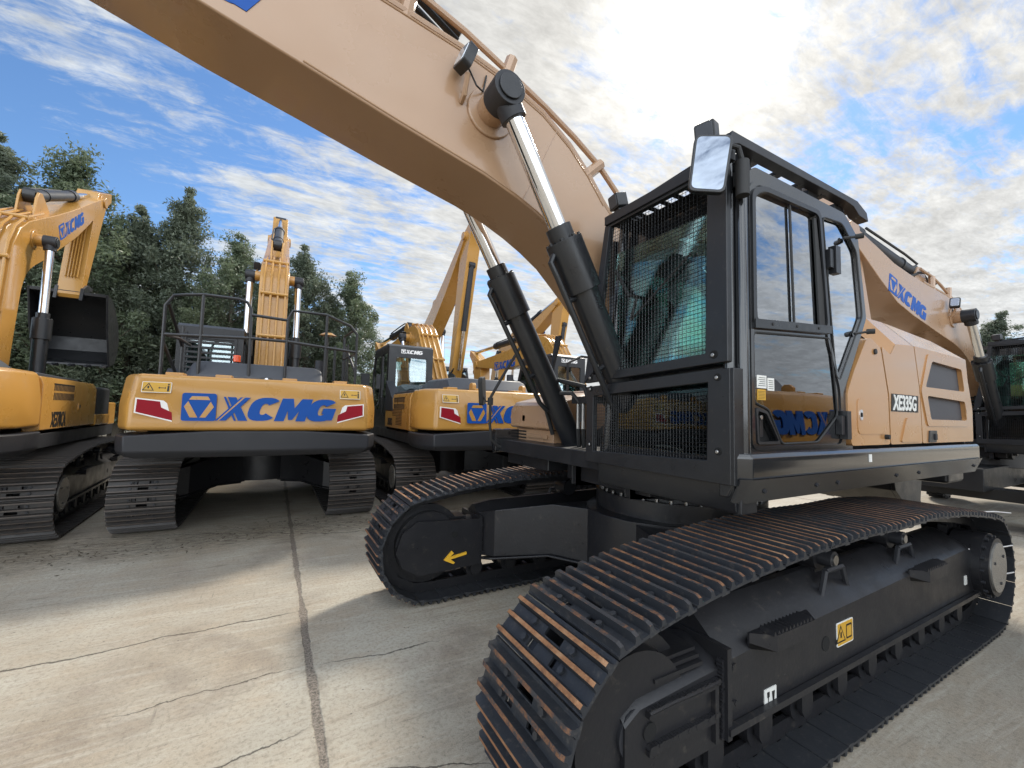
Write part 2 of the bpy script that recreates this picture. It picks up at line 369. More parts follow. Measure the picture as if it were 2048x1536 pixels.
def warn_decal(parent, origin, xd, yd, w=.34, h=.15, person=True, name='warning_decal'):
    mb = MB(); M = plane_M(origin, xd, yd)
    mb.prism(rrect(0, 0, w, h, .008), 'z', -.004, .002, 'decal_white', M); mb.prism(rrect(.006, .006, w-.006, h-.006, .006), 'z', -.004, .0028, 'decal_yellow', M)
    def tri(cx, cy, s, z, m): mb.prism([(cx-s, cy-s*.8), (cx+s, cy-s*.8), (cx, cy+s*.95)], 'z', -.003, z, m, M)
    tri(w*.22, h*.5, h*.42, .0034, 'decal_black'); tri(w*.22, h*.48, h*.31, .004, 'decal_yellow'); 
    mb.box((w*.22-.008, h*.36, 0), (w*.22+.008, h*.6, .0046), 'decal_black', M)
    if person:
        mb.box((w*.60, h*.42, 0), (w*.78, h*.48, .0034), 'decal_black', M)
        mb.prism([(w*.60, h*.34), (w*.60, h*.56), (w*.55, h*.45)], 'z', 0, .0036, 'decal_black', M)
        mb.prism([(w*.78, h*.34), (w*.82, h*.45), (w*.78, h*.56)], 'z', 0, .0036, 'decal_black', M)
        mb.box((w*.86, h*.12, 0), (w*.93, h*.66, .0034), 'decal_black', M); mb.prism(rrect(w*.865, h*.70, w*.925, h*.88, .008), 'z', 0, .0034, 'decal_black', M)
    else:
        mb.prism(rrect(w*.55, h*.2, w*.9, h*.82, .008), 'z', 0, .0034, 'decal_black', M); mb.prism(rrect(w*.59, h*.28, w*.86, h*.74, .006), 'z', 0, .0040, 'decal_yellow', M)
    return mb.build(name, parent, fix=False)

# ---------------------------------------------------------------- tracks
PITCH = .216
def shoe_mesh(w, paint, top, name):
    mb = MB(); h = w/2; xs = [-.104, -.058, -.020, .018, .052, .106]
    ys = [-h, -.155, -.105, -.055, .055, .105, .155, h]
    th = .012
    for i in range(len(xs)-1):
        for j in range(len(ys)-1):
            if i == 1 and j in (2, 4): continue
            if i == 3 and j == 3: continue
            x0, x1, y0, y1 = xs[i], xs[i+1], ys[j], ys[j+1]; z = -.006 if i == 4 else 0
            mb.box((x0, y0, z), (x1, y1, z+th), paint)
    for gx, gh in ((-.081, .046), (-.004, .046), (.071, .046)):
        n = len(mb.v)
        for y, q in ((-h, 1), (-h+.012, .85), (h-.012, .85), (h, 1)): pass
        b = .015; t = .0085
        secs = [[(gx-b*1.3, y, th*.5), (gx-b*.75, y, gh*.45), (gx-t, y, hh), (gx+t, y, hh), (gx+b*.75, y, gh*.45), (gx+b*1.3, y, th*.5)] for y, hh in ((-h, gh-.010), (-h+.02, gh), (h-.02, gh), (h, gh-.010))]
        for a in range(3):
            s0, s1 = secs[a], secs[a+1]; n = len(mb.v); mb.v += [Vector(p) for p in s0+s1]
            for k in range(5): mb.face([n+k, n+k+1, n+6+k+1, n+6+k], top if k == 2 else paint)
            if a == 0: mb.face([n+k for k in range(6)][::-1], paint)
            if a == 2: mb.face([n+6+k for k in range(6)], paint)
    for bx, by in ((-.040, .13), (-.040, -.13), (.035, .13), (.035, -.13)):
        mb.cyl((bx, by, th-.004), (bx, by, th+.016), .015, 'shoe_paint', 6)
    me = mb.mesh(name, 30); return me
SHOE = {('new', .6): shoe_mesh(.6, 'shoe_paint', 'shoe_rust', 'shoe'), ('old', .7): shoe_mesh(.7, 'shoe_old', 'shoe_old_top', 'shoe')}

def track_path():
    pts = []; r = .450; xc = 2.02; zc = .50
    for i in range(13): a = R(-90+180*i/12-0); pts.append((xc+r*math.cos(a), zc+r*math.sin(a)))
    pts += [(1.75, 1.0), (1.45, 1.035), (.9, 1.072), (.35, 1.085), (-.15, 1.075), (-.65, 1.085), (-1.3, 1.045), (-1.8, .985)]
    for i in range(13): a = R(88+182*i/12); pts.append((-xc+r*math.cos(a), zc+r*math.sin(a)))
    # resample
    seg = [math.dist(pts[i], pts[(i+1) % len(pts)]) for i in range(len(pts))]; Lg = sum(seg); n = round(Lg/PITCH); st = Lg/n
    def at(s):
        s %= Lg; i = 0
        while s > seg[i]: s -= seg[i]; i += 1
        a, b = pts[i], pts[(i+1) % len(pts)]; t = s/seg[i]; return (a[0]+(b[0]-a[0])*t, a[1]+(b[1]-a[1])*t)
    out = []
    for k in range(n):
        a = at(k*st-.1); b = at(k*st+.1); m = ((a[0]+b[0])/2, (a[1]+b[1])/2); mm = at(k*st); m = ((m[0]+mm[0])/2, (m[1]+mm[1])/2)
        out.append((m[0], m[1], math.atan2(b[1]-a[1], b[0]-a[0])))
    return out
PATH = track_path()
def shoe_mat4(x, z, a, y):
    # travel direction t=(cos a, sin a); outward normal = right of travel (path is counter-clockwise)
    t = Vector((math.cos(a), 0, math.sin(a))); n = Vector((math.sin(a), 0, -math.cos(a))); yv = n.cross(t)
    return Matrix(((t.x, yv.x, n.x, x), (t.y, yv.y, n.y, y), (t.z, yv.z, n.z, z), (0,0,0,1)))
_cache = {}
def chain_mesh():
    if 'chain' in _cache: return _cache['chain']
    mb = MB()
    for k, (x, z, a) in enumerate(PATH):
        M = shoe_mat4(x, z, a, 0)
        for y in (-.10, .07):
            mb.prism([(-.115, -.085), (.095, -.085), (.115, -.045), (.10, 0), (-.10, 0), (-.115, -.04)], 'y', y, y+.03, 'frame_paint', M)
        mb.cyl(M @ Vector((-.1, -.09, -.045)), M @ Vector((-.1, .09, -.045)), .026, 'frame_paint', 8)
    _cache['chain'] = mb.mesh('track_chain'); return _cache['chain']
def frame_mb(inner):
    """track frame around y=0, outer side +y"""
    mb = MB(); P = 'frame_paint'
    sec = lambda x, zt, zi, z0=.36, w=.20: [(x, w, z0), (x, w, zt-.03), (x, w-.03, zt), (x, .02, zi), (x, -.02, zi), (x, -w+.03, zt), (x, -w, zt-.03), (x, -w, z0)]
    mb.loft([sec(-1.80, .72, .76, .36), sec(-1.62, .75, .86), sec(1.30, .69, .83), sec(1.50, .68, .80)], P)
    mb.loft([sec(1.50, .655, .70, .30, .185), sec(2.02, .625, .66, .30, .185), sec(2.10, .58, .60, .34, .185)], P)
    mb.loft([[(x, .205, z-.03), (x, .205, z), (x, .235, z), (x, .235, z-.03)] for x, z in ((-1.86, .37), (1.52, .385))], P)
    mb.loft([[(x, -.205, z-.03), (x, -.205, z), (x, -.235, z), (x, -.235, z-.03)] for x, z in ((-1.86, .37), (1.52, .385))], P)
    mb.box((-1.86, -.24, .345), (-1.80, .24, .72), P)
    mb.box((1.495, -.225, .33), (1.525, .225, .72), P)          # step plate
    for s in (-1, 1):
        for z in (.56, .42): mb.box((1.56, s*.195-.012, z), (1.99, s*.195+.012, z+.022), P)
        mb.box((1.56, s*.195-.012, .33), (1.585, s*.195+.012, .58), P)
        mb.cyl((1.97, s*.18, .50), (1.97, s*.192, .50), .035, 'void', 14)
        mb.tube([(1.56, s*.205, .585), (1.7, s*.205, .583), (1.85, s*.205, .587), (1.99, s*.205, .583)], .009, 'frame_paint', 6)
    mb.prism([(1.5, .27), (2.12, .25), (2.27, .34), (2.33, .48), (2.28, .64), (2.14, .73), (1.5, .70)], 'y', -.222, -.205, P)
    mb.cyl((1.78, -.218, .58), (1.78, -.226, .58), .03, 'void', 14)
    wr = random.Random(5)
    for (xa, za, xb, zb) in ((1.56, .585, 1.99, .585), (1.56, .445, 1.99, .445), (1.53, .34, 1.53, .66), (1.44, .62, 1.49, .62), (1.44, .46, 1.49, .46)):
        for k in range(int(math.hypot(xb-xa, zb-za)/.016)+1):
            t = k*.016/max(.016, math.hypot(xb-xa, zb-za)); x, z = xa+(xb-xa)*t, za+(zb-za)*t
            for s in (-1, 1): mb.cyl((x, s*.180, z), (x, s*(.207+wr.random()*.004), z), .011+wr.random()*.004, P, 6)
    for k in range(3): mb.box((1.62, -.10, .655+k*.022), (1.92-k*.03, .17-k*.02, .671+k*.022), P)
    mb.cyl((.62, .19, .52), (.62, .203, .52), .04, 'void', 14)
    return mb
def undercarriage(root, kind, w, detail):
    paint = 'new' if kind == 'new' else 'old'
    if 'frame' not in _cache:
        _cache['frame'] = frame_mb(0).mesh('track_frame')
        r = MB()
        for s in (-1, 1): r.cyl((0, s*.04, 0), (0, s*.12, 0), .09, 'frame_paint', 18)
        r.cyl((0, -.16, 0), (0, .16, 0), .04, 'frame_paint', 12)
        for s in (-1, 1): r.prism([(-.055, .14), (-.055, -.01), (-.03, -.045), (.03, -.045), (.055, -.01), (.055, .14)], 'y', s*.15-.012, s*.15+.012, 'frame_paint')
        _cache['roller'] = r.mesh('roller')
        r = MB(); r.cyl((0, -.12, .0), (0, .06, .0), .085, 'frame_paint', 18); r.cyl((0, .06, 0), (0, .135, 0), .05, 'dark_grey', 16); r.cyl((0, .135, 0), (0, .145, 0), .03, 'steel', 12)
        pts = [(.17, .13, -.21), (.10, .13, -.05), (-.10, .13, -.05), (-.17, .13, -.21)]
        for a, b in zip(pts, pts[1:]): r.cyl(a, b, .017, 'dark_grey', 6)
        r.box((-.05, -.03, -.2), (.05, .05, -.05), 'frame_paint'); _cache['carrier'] = r.mesh('carrier_roller')
        r = MB()
        for y0, y1, rr in ((-.16, -.09, .30), (-.09, .09, .36), (.09, .16, .30)): r.cyl((0, y0, 0), (0, y1, 0), rr, 'frame_paint', 36)
        r.cyl((0, -.175, 0), (0, .175, 0), .10, 'dark_grey', 20); _cache['idler'] = r.mesh('idler')
        r = MB(); n = 21; prof = []
        for i in range(n*4): a = 2*math.pi*i/(n*4); rr = (.37, .37, .31, .31)[i % 4]; prof.append((rr*math.cos(a), rr*math.sin(a)))
        r.prism(prof, 'y', -.03, .03, 'frame_paint'); r.cyl((0, -.12, 0), (0, .12, 0), .27, 'frame_paint', 36); _cache['sprocket'] = r.mesh('sprocket')
        r = MB(); r.cyl((0, 0, 0), (0, .20, 0), .265, 'frame_paint', 40); r.cyl((0, .2, 0), (0, .245, 0), .235, 'frame_paint', 40)
        for i in range(16): a = 2*math.pi*i/16; r.cyl((.248*math.cos(a), .2, .248*math.sin(a)), (.248*math.cos(a), .222, .248*math.sin(a)), .013, 'dark_grey', 6)
        r.cyl((0, .245, 0), (0, .256, 0), .20, 'bright_disc', 40)
        for i in range(3): a = 2*math.pi*i/3+.4; r.cyl((.13*math.cos(a), .255, .13*math.sin(a)), (.13*math.cos(a), .262, .13*math.sin(a)), .012, 'dark_grey', 8)
        _cache['hub'] = r.mesh('final_drive')
    for s in (1, -1):
        Y = s*1.295
        tr = MB(); tr.box((-.02, -.02, -.02), (.02, .02, .02), 'void')
        t = link_mesh('track', chain_mesh(), root, Matrix.Translation((0, Y, 0)))
        if detail:
            for x, z, a in PATH: link_mesh('track_shoe', SHOE[(paint, w)], t, shoe_mat4(x, z, a, 0))
        F = Matrix.Translation((0, Y, 0)) @ Matrix.Diagonal((1, s, 1, 1))
        fr = link_mesh('track_frame', _cache['frame'], root, F)
        for k in range(9): link_mesh('roller', _cache['roller'], fr, Matrix.Translation((-1.6+k*.39, 0, .20)))
        for x in (.35, -.66): link_mesh('carrier_roller', _cache['carrier'], fr, Matrix.Translation((x, 0, .91)))
        link_mesh('idler', _cache['idler'], fr, Matrix.Translation((2.02, 0, .50)))
        link_mesh('sprocket', _cache['sprocket'], fr, Matrix.Translation((-2.02, 0, .50)))
        link_mesh('final_drive', _cache['hub'], fr, Matrix.Translation((-1.99, .055, .56)))
        if detail:
            for x0 in (.80, -1.05):
                st = MB()
                st.loft([[(x, .19, .66), (x, .19, .735), (x, y1, .735), (x, y1, .66+dz)] for x, y1, dz in ((x0, .20, .03), (x0+.08, .275, 0), (x0+.42, .275, 0), (x0+.52, .20, .03))], 'frame_paint')
                for k in range(11): st.prism([(x0+.10+k*.032, .733), (x0+.125+k*.032, .733), (x0+.112+k*.032, .755)], 'y', .20, .272, 'frame_paint')
                link_mesh('step', st.mesh('step'), fr)
    x = MB(); P = 'frame_paint'
    for sx in (1, -1):
        for sy in (1, -1):
            secs = []
            for y, x0, x1, z0, z1 in ((.25, .10, .80, .42, .90), (.62, .42, .98, .42, .885), (.95, .80, 1.42, .36, .80), (1.16, .86, 1.50, .33, .74)):
                secs.append([(sx*x0, sy*y, z0), (sx*x1, sy*y, z0), (sx*x1, sy*y, z1), (sx*x0, sy*y, z1)])
            x.loft(secs, P)
            x.loft([[(sx*(x1+a), sy*y, z0-.0), (sx*(x1+a), sy*y, z0+.02), (sx*(x1-.3), sy*y, z0+.02), (sx*(x1-.3), sy*y, z0)] for y, x1, z0, a in ((.3, .82, .40, .03), (.62, 1.0, .40, .03), (.95, 1.44, .335, .03), (1.1, 1.5, .31, .03))], P)
    x.prism([(.9*math.cos(R(a)), .75*math.sin(R(a))) for a in range(0, 360, 20)], 'z', .44, .915, P)
    x.build('cross_frame', root, bevel=.008)
    sl = MB(); sl.cyl((0, 0, .9), (0, 0, 1.06), .74, 'frame_paint', 56); sl.cyl((0, 0, 1.055), (0, 0, 1.20), .68, 'black_paint', 56); sl.cyl((0, 0, 1.19), (0, 0, 1.32), .72, 'frame_paint', 56)
    b = MB()
    for k in range(40):
        a = 2*math.pi*k/40
        for rr, z in ((.70, 1.055), (.70, 1.165)): b.cyl((rr*math.cos(a), rr*math.sin(a), z), (rr*math.cos(a), rr*math.sin(a), z+.028), .013, 'steel', 6)
    so = sl.build('slew_ring', root); b.build('bolt_ring', so)
    hm = MB()
    for k in range(3): hm.tube([(.05+.05*k, .3, .95), (.1+.05*k, .5, 1.0), (.1, .9, .93), (-.5, 1.15, .75), (-1.6, 1.2, .66)], .016, 'rubber', 6)
    hm.build('track_hose', root)

# ---------------------------------------------------------------- boom, arm, bucket
BB = [(.08,1.70),(.5,2.00),(.84,2.37),(1.20,2.74),(1.45,2.97),(1.62,3.08),(1.78,3.165),(1.95,3.24),(2.2,3.325),(2.5,3.40),(2.8,3.475),(3.3,3.61),(3.8,3.74),(4.4,3.92),(5.2,4.22),(6.3,4.68)]
BT = [(-.06,1.98),(.30,2.47),(.72,2.96),(1.02,3.27),(1.16,3.41),(1.32,3.60),(1.50,3.77),(1.74,3.93),(2.05,4.05),(2.38,4.13),(2.75,4.19),(3.2,4.26),(3.8,4.37),(4.4,4.49),(5.2,4.67),(6.38,4.92)]
FX, FZ = .08, 1.86
def boomset(root, body, dl, arm_a, buck_a, scale_arm=1., side_logo=(1,), pipes=True, detail=False, arm_len=3.0, light=True, ext=0, nbucket=True, cylrod=None, reach=1.0):
    """dl boom rotation (deg) about its foot, arm_a arm direction angle (deg, 270 hangs straight down)"""
    ca, sa = math.cos(R(dl)), math.sin(R(dl))
    def T(p):
        x, z = p[0]-FX, p[1]-FZ
        if x > 4.2: x = 4.2+(x-4.2)*reach
        if pipes == 'ca':                      # this model has a sharper knee in its boom
            t = min(1, max(0, (x-1.1)/1.2)); t = R(-20)*t*t*(3-2*t); qx, qz = x-1.60, z-1.55; x, z = 1.60+qx*math.cos(t)-qz*math.sin(t), 1.55+qx*math.sin(t)+qz*math.cos(t)
        return (FX+x*ca-z*sa, FZ+x*sa+z*ca)
    W = .26; bb = [T(p) for p in BB]; bt = [T(p) for p in BT]
    b = MB(); b.prism(bb+bt[::-1], 'y', -W, W, body)
    tip = T((6.33, 4.80)); foot = (FX, FZ)
    b.cyl((tip[0], -W-.04, tip[1]), (tip[0], W+.04, tip[1]), .13, body, 20); b.cyl((foot[0], -W-.1, foot[1]), (foot[0], W+.1, foot[1]), .17, body, 20)
    eye = T((2.17, 3.76)); b.cyl((eye[0], -W-.02, eye[1]), (eye[0], W+.02, eye[1]), .17, body, 28)
    # arm cylinder lug on top
    lug = T((2.95, 4.52)); u0, u1 = T((2.6, 4.13)), T((3.35, 4.26))
    for y in (-.13, .09): b.prism([u0, u1, T((3.12, 4.50)), T((3.02, 4.60)), T((2.88, 4.60)), T((2.78, 4.50))], 'y', y, y+.04, body)
    bo = b.build('boom', root, bevel=.012)
    # welded seams
    if detail:
        sm = MB()
        for s in (1, -1):
            sm.tube([(x, s*(W+.001), z-.02) for x, z in bt[4:12]], .006, body, 6); sm.tube([(x, s*(W+.001), z+.02) for x, z in bb[4:12]], .006, body, 6)
            sm.tube([(T((1.9, 3.24))[0], s*W, T((1.9, 3.24))[1]), (T((1.62, 3.84))[0], s*W, T((1.62, 3.84))[1])], .004, body, 6)
        sm.build('weld_seam', bo)
    # pipes along the back of the boom
    pm = MB()
    cl = BT
    if pipes == 'ca':
        for y in (-.2, -.07, .05, .17):
            pts = []
            for i, (px, pz) in enumerate(BT[1:11]):
                nx = BT[2+i][0]-BT[i][0]; nz = BT[2+i][1]-BT[i][1]; L_ = math.hypot(nx, nz); q = T((px-nz/L_*.05, pz+nx/L_*.05)); pts.append((q[0], y*1.05, q[1]))
            pm.tube(pts, .021, body, 8)
        for i in (2, 5, 8):
            nx = BT[i+1][0]-BT[i-1][0]; nz = BT[i+1][1]-BT[i-1][1]; L_ = math.hypot(nx, nz); t = Vector((nx/L_, 0, nz/L_))
            q = T((BT[i][0]-nz/L_*.055, BT[i][1]+nx/L_*.055)); pm.cyl((q[0], -.25, q[1]), (q[0], .23, q[1]), .035, body, 8)
    else:
        for y, off in ((.21, .05), (.15, .05), (.19, .20), (-.15, .12), (-.21, .05)):
            pts = []
            for i, (px, pz) in enumerate(BT[2:12]):
                k = i+2; nx = BT[k+1][0]-BT[k-1][0]; nz = BT[k+1][1]-BT[k-1][1]; L_ = math.hypot(nx, nz)
                o_ = off + (.07*math.sin(i*.9) if off > .1 else 0); q = T((px-nz/L_*o_, pz+nx/L_*o_)); pts.append((q[0], y, q[1]))
            pm.tube(pts, .024 if off < .1 else .022, body, 8)
        for k in (5, 8, 10):
            nx = BT[k+1][0]-BT[k-1][0]; nz = BT[k+1][1]-BT[k-1][1]; L_ = math.hypot(nx, nz)
            for y in (.19, -.18):
                a = T((BT[k][0]-nz/L_*.0, BT[k][1]+nx/L_*.0)); c = T((BT[k][0]-nz/L_*.25, BT[k][1]+nx/L_*.25)); pm.tube([(a[0], y, a[1]), (c[0], y, c[1])], .045, body, 8)
        for y in (.0, .07, .13):
            pts = [T(p) for p in ((2.35, 4.35), (2.65, 4.52), (3.0, 4.50), (3.4, 4.40))]; pm.tube([(x, y, z) for x, z in pts], .022, 'rubber', 8)
    pm.build('hydraulic_pipe', bo)
    # logos
    for s in side_logo:
        if s == 1: k_ = (.075 if pipes != 'ca' else .0); a = T((4.85, 4.01+k_)); bx = T((4.0, 3.79+k_)); xd = (bx[0]-a[0], 0, bx[1]-a[1]); o = (a[0], W, a[1])
        else: a = T((3.35, 3.79)); bx = T((4.3, 4.06)); xd = (bx[0]-a[0], 0, bx[1]-a[1]); o = (a[0], -W, a[1])
        logo('logo', bo, o, xd, (0, 0, 1), .30 if pipes == 'ca' else .27, ('blue_paint', body))
    # boom cylinders
    base = (.73, 1.24)
    for s in (1, -1):
        y = s*.46
        e = Vector((eye[0], y, eye[1])); f = Vector((base[0], y, base[1])); d = (f-e).normalized(); Ln = (f-e).length
        rod = .97 if cylrod is None else cylrod
        rod = Ln-1.93
        m = MB(); j = e+d*rod
        cy = 'black_paint'
        m.cyl(j, f-d*.12, .10, cy, 28); m.cyl(j-d*.0, j+d*.36, .128, cy, 28); m.cyl(j-d*.10, j+d*.01, .088, cy, 24)
        for k in range(8):
            a = 2*math.pi*k/8; p1 = Vector((0, 1, 0)); p2 = d.cross(p1).normalized(); o = p1*math.cos(a)*.112+p2*math.sin(a)*.112; m.cyl(j-d*.015+o, j+d*.02+o, .013, cy, 6)
        fw = Vector((0, 1, 0)).cross(d).normalized()
        if fw.x < 0: fw = -fw
        m.tube([j+d*.06+fw*.12, j+d*.10+fw*.17, j+d*.2+fw*.165, j+d*1.15+fw*.155, j+d*1.25+fw*.12], .022, cy, 8)
        m.cyl(j+d*.38+fw*.09, j+d*.38+fw*.17, .02, cy, 8); m.cyl(j+d*.9+fw*.09, j+d*.9+fw*.17, .02, cy, 8)
        m.cyl((f.x, y-.09, f.z), (f.x, y+.09, f.z), .12, cy, 20); m.cyl(f-d*.14, f, .09, cy, 16)
        m.cyl((f.x, y-.14, f.z), (f.x, y+.14, f.z), .05, cy, 12)
        c = m.build('boom_cylinder', root, bevel=.003)
        rm = MB(); rm.cyl(e+d*.10, j, .062, 'chrome', 28); rm.build('rod', c)
        em = MB(); em.cyl((e.x, y-.085, e.z), (e.x, y+.085, e.z), .108, 'dark_grey', 28); em.cyl((e.x, y+.085*s, e.z), (e.x, y+.10*s, e.z), .08, 'black_paint', 24); em.cyl(e, e+d*.16, .085, 'dark_grey', 20)
        em.cyl((e.x, y-s*.22, e.z), (e.x, y-s*.08, e.z), .105, body, 24)
        em.build('rod_eye', c, bevel=.006)
    # arm
    aa = R(arm_a); ux, uz = math.cos(aa), math.sin(aa); vx, vz = -uz, ux     # u along arm, v = left of u
    if ux*0+1: pass
    AL = arm_len
    def A(a, c): return (tip[0]+ux*a+vx*c, tip[1]+uz*a+vz*c)
    prof = [A(-.75, .62), A(-.55, .72), A(-.15, .42), A(.5, .34), A(AL*.6, .22), A(AL, .10), A(AL+.06, -.05), A(AL, -.12), A(AL*.5, -.22), A(.2, -.30), A(-.1, -.22), A(-.35, .1)]
    am = MB(); am.prism(prof, 'y', -.20, .20, body); am.cyl((tip[0], -.23, tip[1]), (tip[0], .23, tip[1]), .17, body, 20)
    ao = am.build('arm', root, bevel=.012)
    if pipes == 'ca':
        q = MB()
        for y in (-.1, -.05, .0, .05, .1): q.tube([(A(.8, -.265)[0], y, A(.8, -.265)[1]), (A(AL*.85, -.19)[0], y, A(AL*.85, -.19)[1])], .014, body, 6)
        q.build('arm_pipe', ao)
    # arm cylinder
    m = MB(); e0 = Vector((lug[0], 0, lug[1])); e1 = A(-.66, .66); e1 = Vector((e1[0], 0, e1[1])); d = (e1-e0).normalized(); L_ = (e1-e0).length
    k = min(L_*.72, 2.1)
    m.cyl(e0, e0+d*k, .105, 'dark_grey', 24); m.cyl(e0+d*(k-.18), e0+d*(k+.03), .125, 'dark_grey', 24); m.cyl(e0-Vector((0, .08, 0)), e0+Vector((0, .08, 0)), .13, 'black_paint', 20)
    m.cyl(e0+d*.5, e0+d*.54, .118, 'black_paint', 24)
    m.tube([e0+d*.1+Vector((0, .12, .1)), e0+d*.6+Vector((0, .13, .1)), e0+d*(k-.2)+Vector((0, .12, .08))], .018, 'rubber', 6)
    c = m.build('arm_cylinder', root); r = MB(); r.cyl(e0+d*k, e1, .065, 'chrome', 24); r.cyl(e1-Vector((0, .14, 0)), e1+Vector((0, .14, 0)), .11, 'dark_grey', 20); r.build('rod', c)
    # bucket cylinder on the arm back, linkage, bucket
    m = MB(); s0 = A(.15, .55); s1 = A(AL-.45, .48)
    if AL > 4: s0 = A(.9, .30); s1 = A(AL-.45, .24)
    s0 = Vector((s0[0], 0, s0[1])); s1 = Vector((s1[0], 0, s1[1])); d = (s1-s0)
    m.cyl(s0, s0+d*.62, .09, 'dark_grey', 20); m.cyl(s0-Vector((0, .1, 0)), s0+Vector((0, .1, 0)), .1, 'dark_grey', 16)
    c = m.build('bucket_cylinder', root); r = MB(); r.cyl(s0+d*.62, s1, .055, 'chrome', 20); r.build('rod', c)
    m = MB(); e = A(AL-.35, .1)
    for y in (-.22, .18): m.loft([[(s1.x-.06, y, s1.z-.05), (s1.x+.06, y, s1.z+.05), (s1.x+.06, y+.04, s1.z+.05), (s1.x-.06, y+.04, s1.z-.05)], [(e[0]-.05, y, e[1]-.05), (e[0]+.05, y, e[1]+.05), (e[0]+.05, y+.04, e[1]+.05), (e[0]-.05, y+.04, e[1]-.05)]], 'dark_grey')
    m.build('link', root)
    pv = A(AL, 0); ba = R(buck_a)
    def B(a, c): return (pv[0]+a*math.cos(ba)-c*math.sin(ba), pv[1]+a*math.sin(ba)+c*math.cos(ba))
    m = MB(); outer = [B(*p) for p in ((-.12, .1), (.25, .12), (.62, 0), (1.05, -.25), (1.3, -.62), (1.32, -1.0), (1.12, -1.30), (.75, -1.45))]; inn = [B(*p) for p in ((.75, -1.40), (1.06, -1.26), (1.24, -.98), (1.22, -.65), (1.0, -.32), (.6, -.08), (.25, .03), (-.1, .03))]
    m.prism(outer+inn, 'y', -.62, .62, 'black_paint')
    sidep = outer+[B(.2, -.6)]
    for y in (-.66, .62): m.prism(sidep, 'y', y, y+.04, 'black_paint')
    for y in (-.24, .18): m.prism([B(-.15, -.12), B(-.12, .18), B(.1, .34), B(.5, .2), B(.6, 0), B(.2, .05)], 'y', y, y+.06, 'black_paint')
    for y in (-.56, -.28, 0, .28, .56):
        a0 = B(.8, -1.44); a1 = B(.50, -1.52); m.loft([[(a0[0], y-.05, a0[1]-.04), (a0[0], y+.05, a0[1]-.04), (a0[0], y+.05, a0[1]+.04), (a0[0], y-.05, a0[1]+.04)], [(a1[0], y-.03, a1[1]-.01), (a1[0], y+.03, a1[1]-.01), (a1[0], y+.03, a1[1]+.01), (a1[0], y-.03, a1[1]+.01)]], 'dark_grey')
    m.build('bucket', root, bevel=.008)
    if light:
        p = T((2.40, 3.98)); m = MB(); M = Matrix.Translation((p[0], W+.10, p[1])) @ Matrix.Rotation(R(-20), 4, 'Y') @ Matrix.Rotation(R(12), 4, 'Z')
        m.prism(rrect(-.065, -.085, .065, .085, .03), 'x', -.035, .03, 'black_paint', M); m.prism(rrect(-.05, -.07, .05, .07, .02), 'x', .028, .036, 'lens', M)
        bk = MB(); q = T((2.38, 3.76)); bk.tube([(q[0], W, q[1]), (q[0], W+.05, q[1]+.02), (p[0]-.02, W+.10, p[1]-.09)], .018, body, 6)
        wire = MB(); wire.tube([(p[0]-.03, W+.09, p[1]-.05), (p[0]-.09, W+.08, p[1]-.13), (p[0]-.16, W+.03, p[1]-.11), (p[0]-.19, W+.01, p[1]+.03)], .006, 'rubber', 6)
        lo = m.build('work_light', bo, bevel=.006); bk.build('bracket', bo); wire.build('light_cable', bo)
    return T

# ---------------------------------------------------------------- wire mesh
def wires(mb, pts4, ax, at, step, r, m):
    """grid of wires inside quad pts4 = bottom-left,bottom-right,top-right,top-left in (u,v) of plane"""
    bl, br, tr, tl = [Vector(p) for p in pts4]
    def P(p, h): return Vector((h, p[0], p[1])) if ax == 'x' else Vector((p[0], h, p[1])) if ax == 'y' else Vector((p[0], p[1], h))
    def seg(a, b, h):
        d = (b-a).normalized(); n = Vector((-d.y, d.x))*r; v = len(mb.v)
        mb.v += [P(a+n, h), P(a-n, h), P(b-n, h), P(b+n, h), P(a, h+r*1.6), P(b, h+r*1.6)]
        for f in ((0, 1, 2, 3), (0, 4, 5, 3), (1, 2, 5, 4)): mb.face([v+i for i in f], m)
    nu = max(2, int(max((br-bl).length, (tr-tl).length)/step)); nv = max(2, int((tl-bl).length/step))
    umin = min(bl.x, tl.x); umax = max(br.x, tr.x)
    for i in range(nu+1):
        u = umin+(umax-umin)*i/nu
        # clip vertical wire by left/right edges
        t0 = 0; t1 = 1
        for (a, b, s) in ((bl, tl, 1), (br, tr, -1)):
            da = s*(u-a.x); db = s*(u-b.x)
            if da < 0 and db < 0: t0 = 2
            elif da < 0: t0 = max(t0, da/(da-db))
            elif db < 0: t1 = min(t1, da/(da-db))
        if t0 < t1: z0 = bl.y+(tl.y-bl.y)*t0; z1 = bl.y+(tl.y-bl.y)*t1; seg(Vector((u, z0)), Vector((u, z1)), at)
    for i in range(nv+1):
        t = i/nv; a = bl.lerp(tl, t); b = br.lerp(tr, t); seg(a, b, at+r*1.2)
    return mb

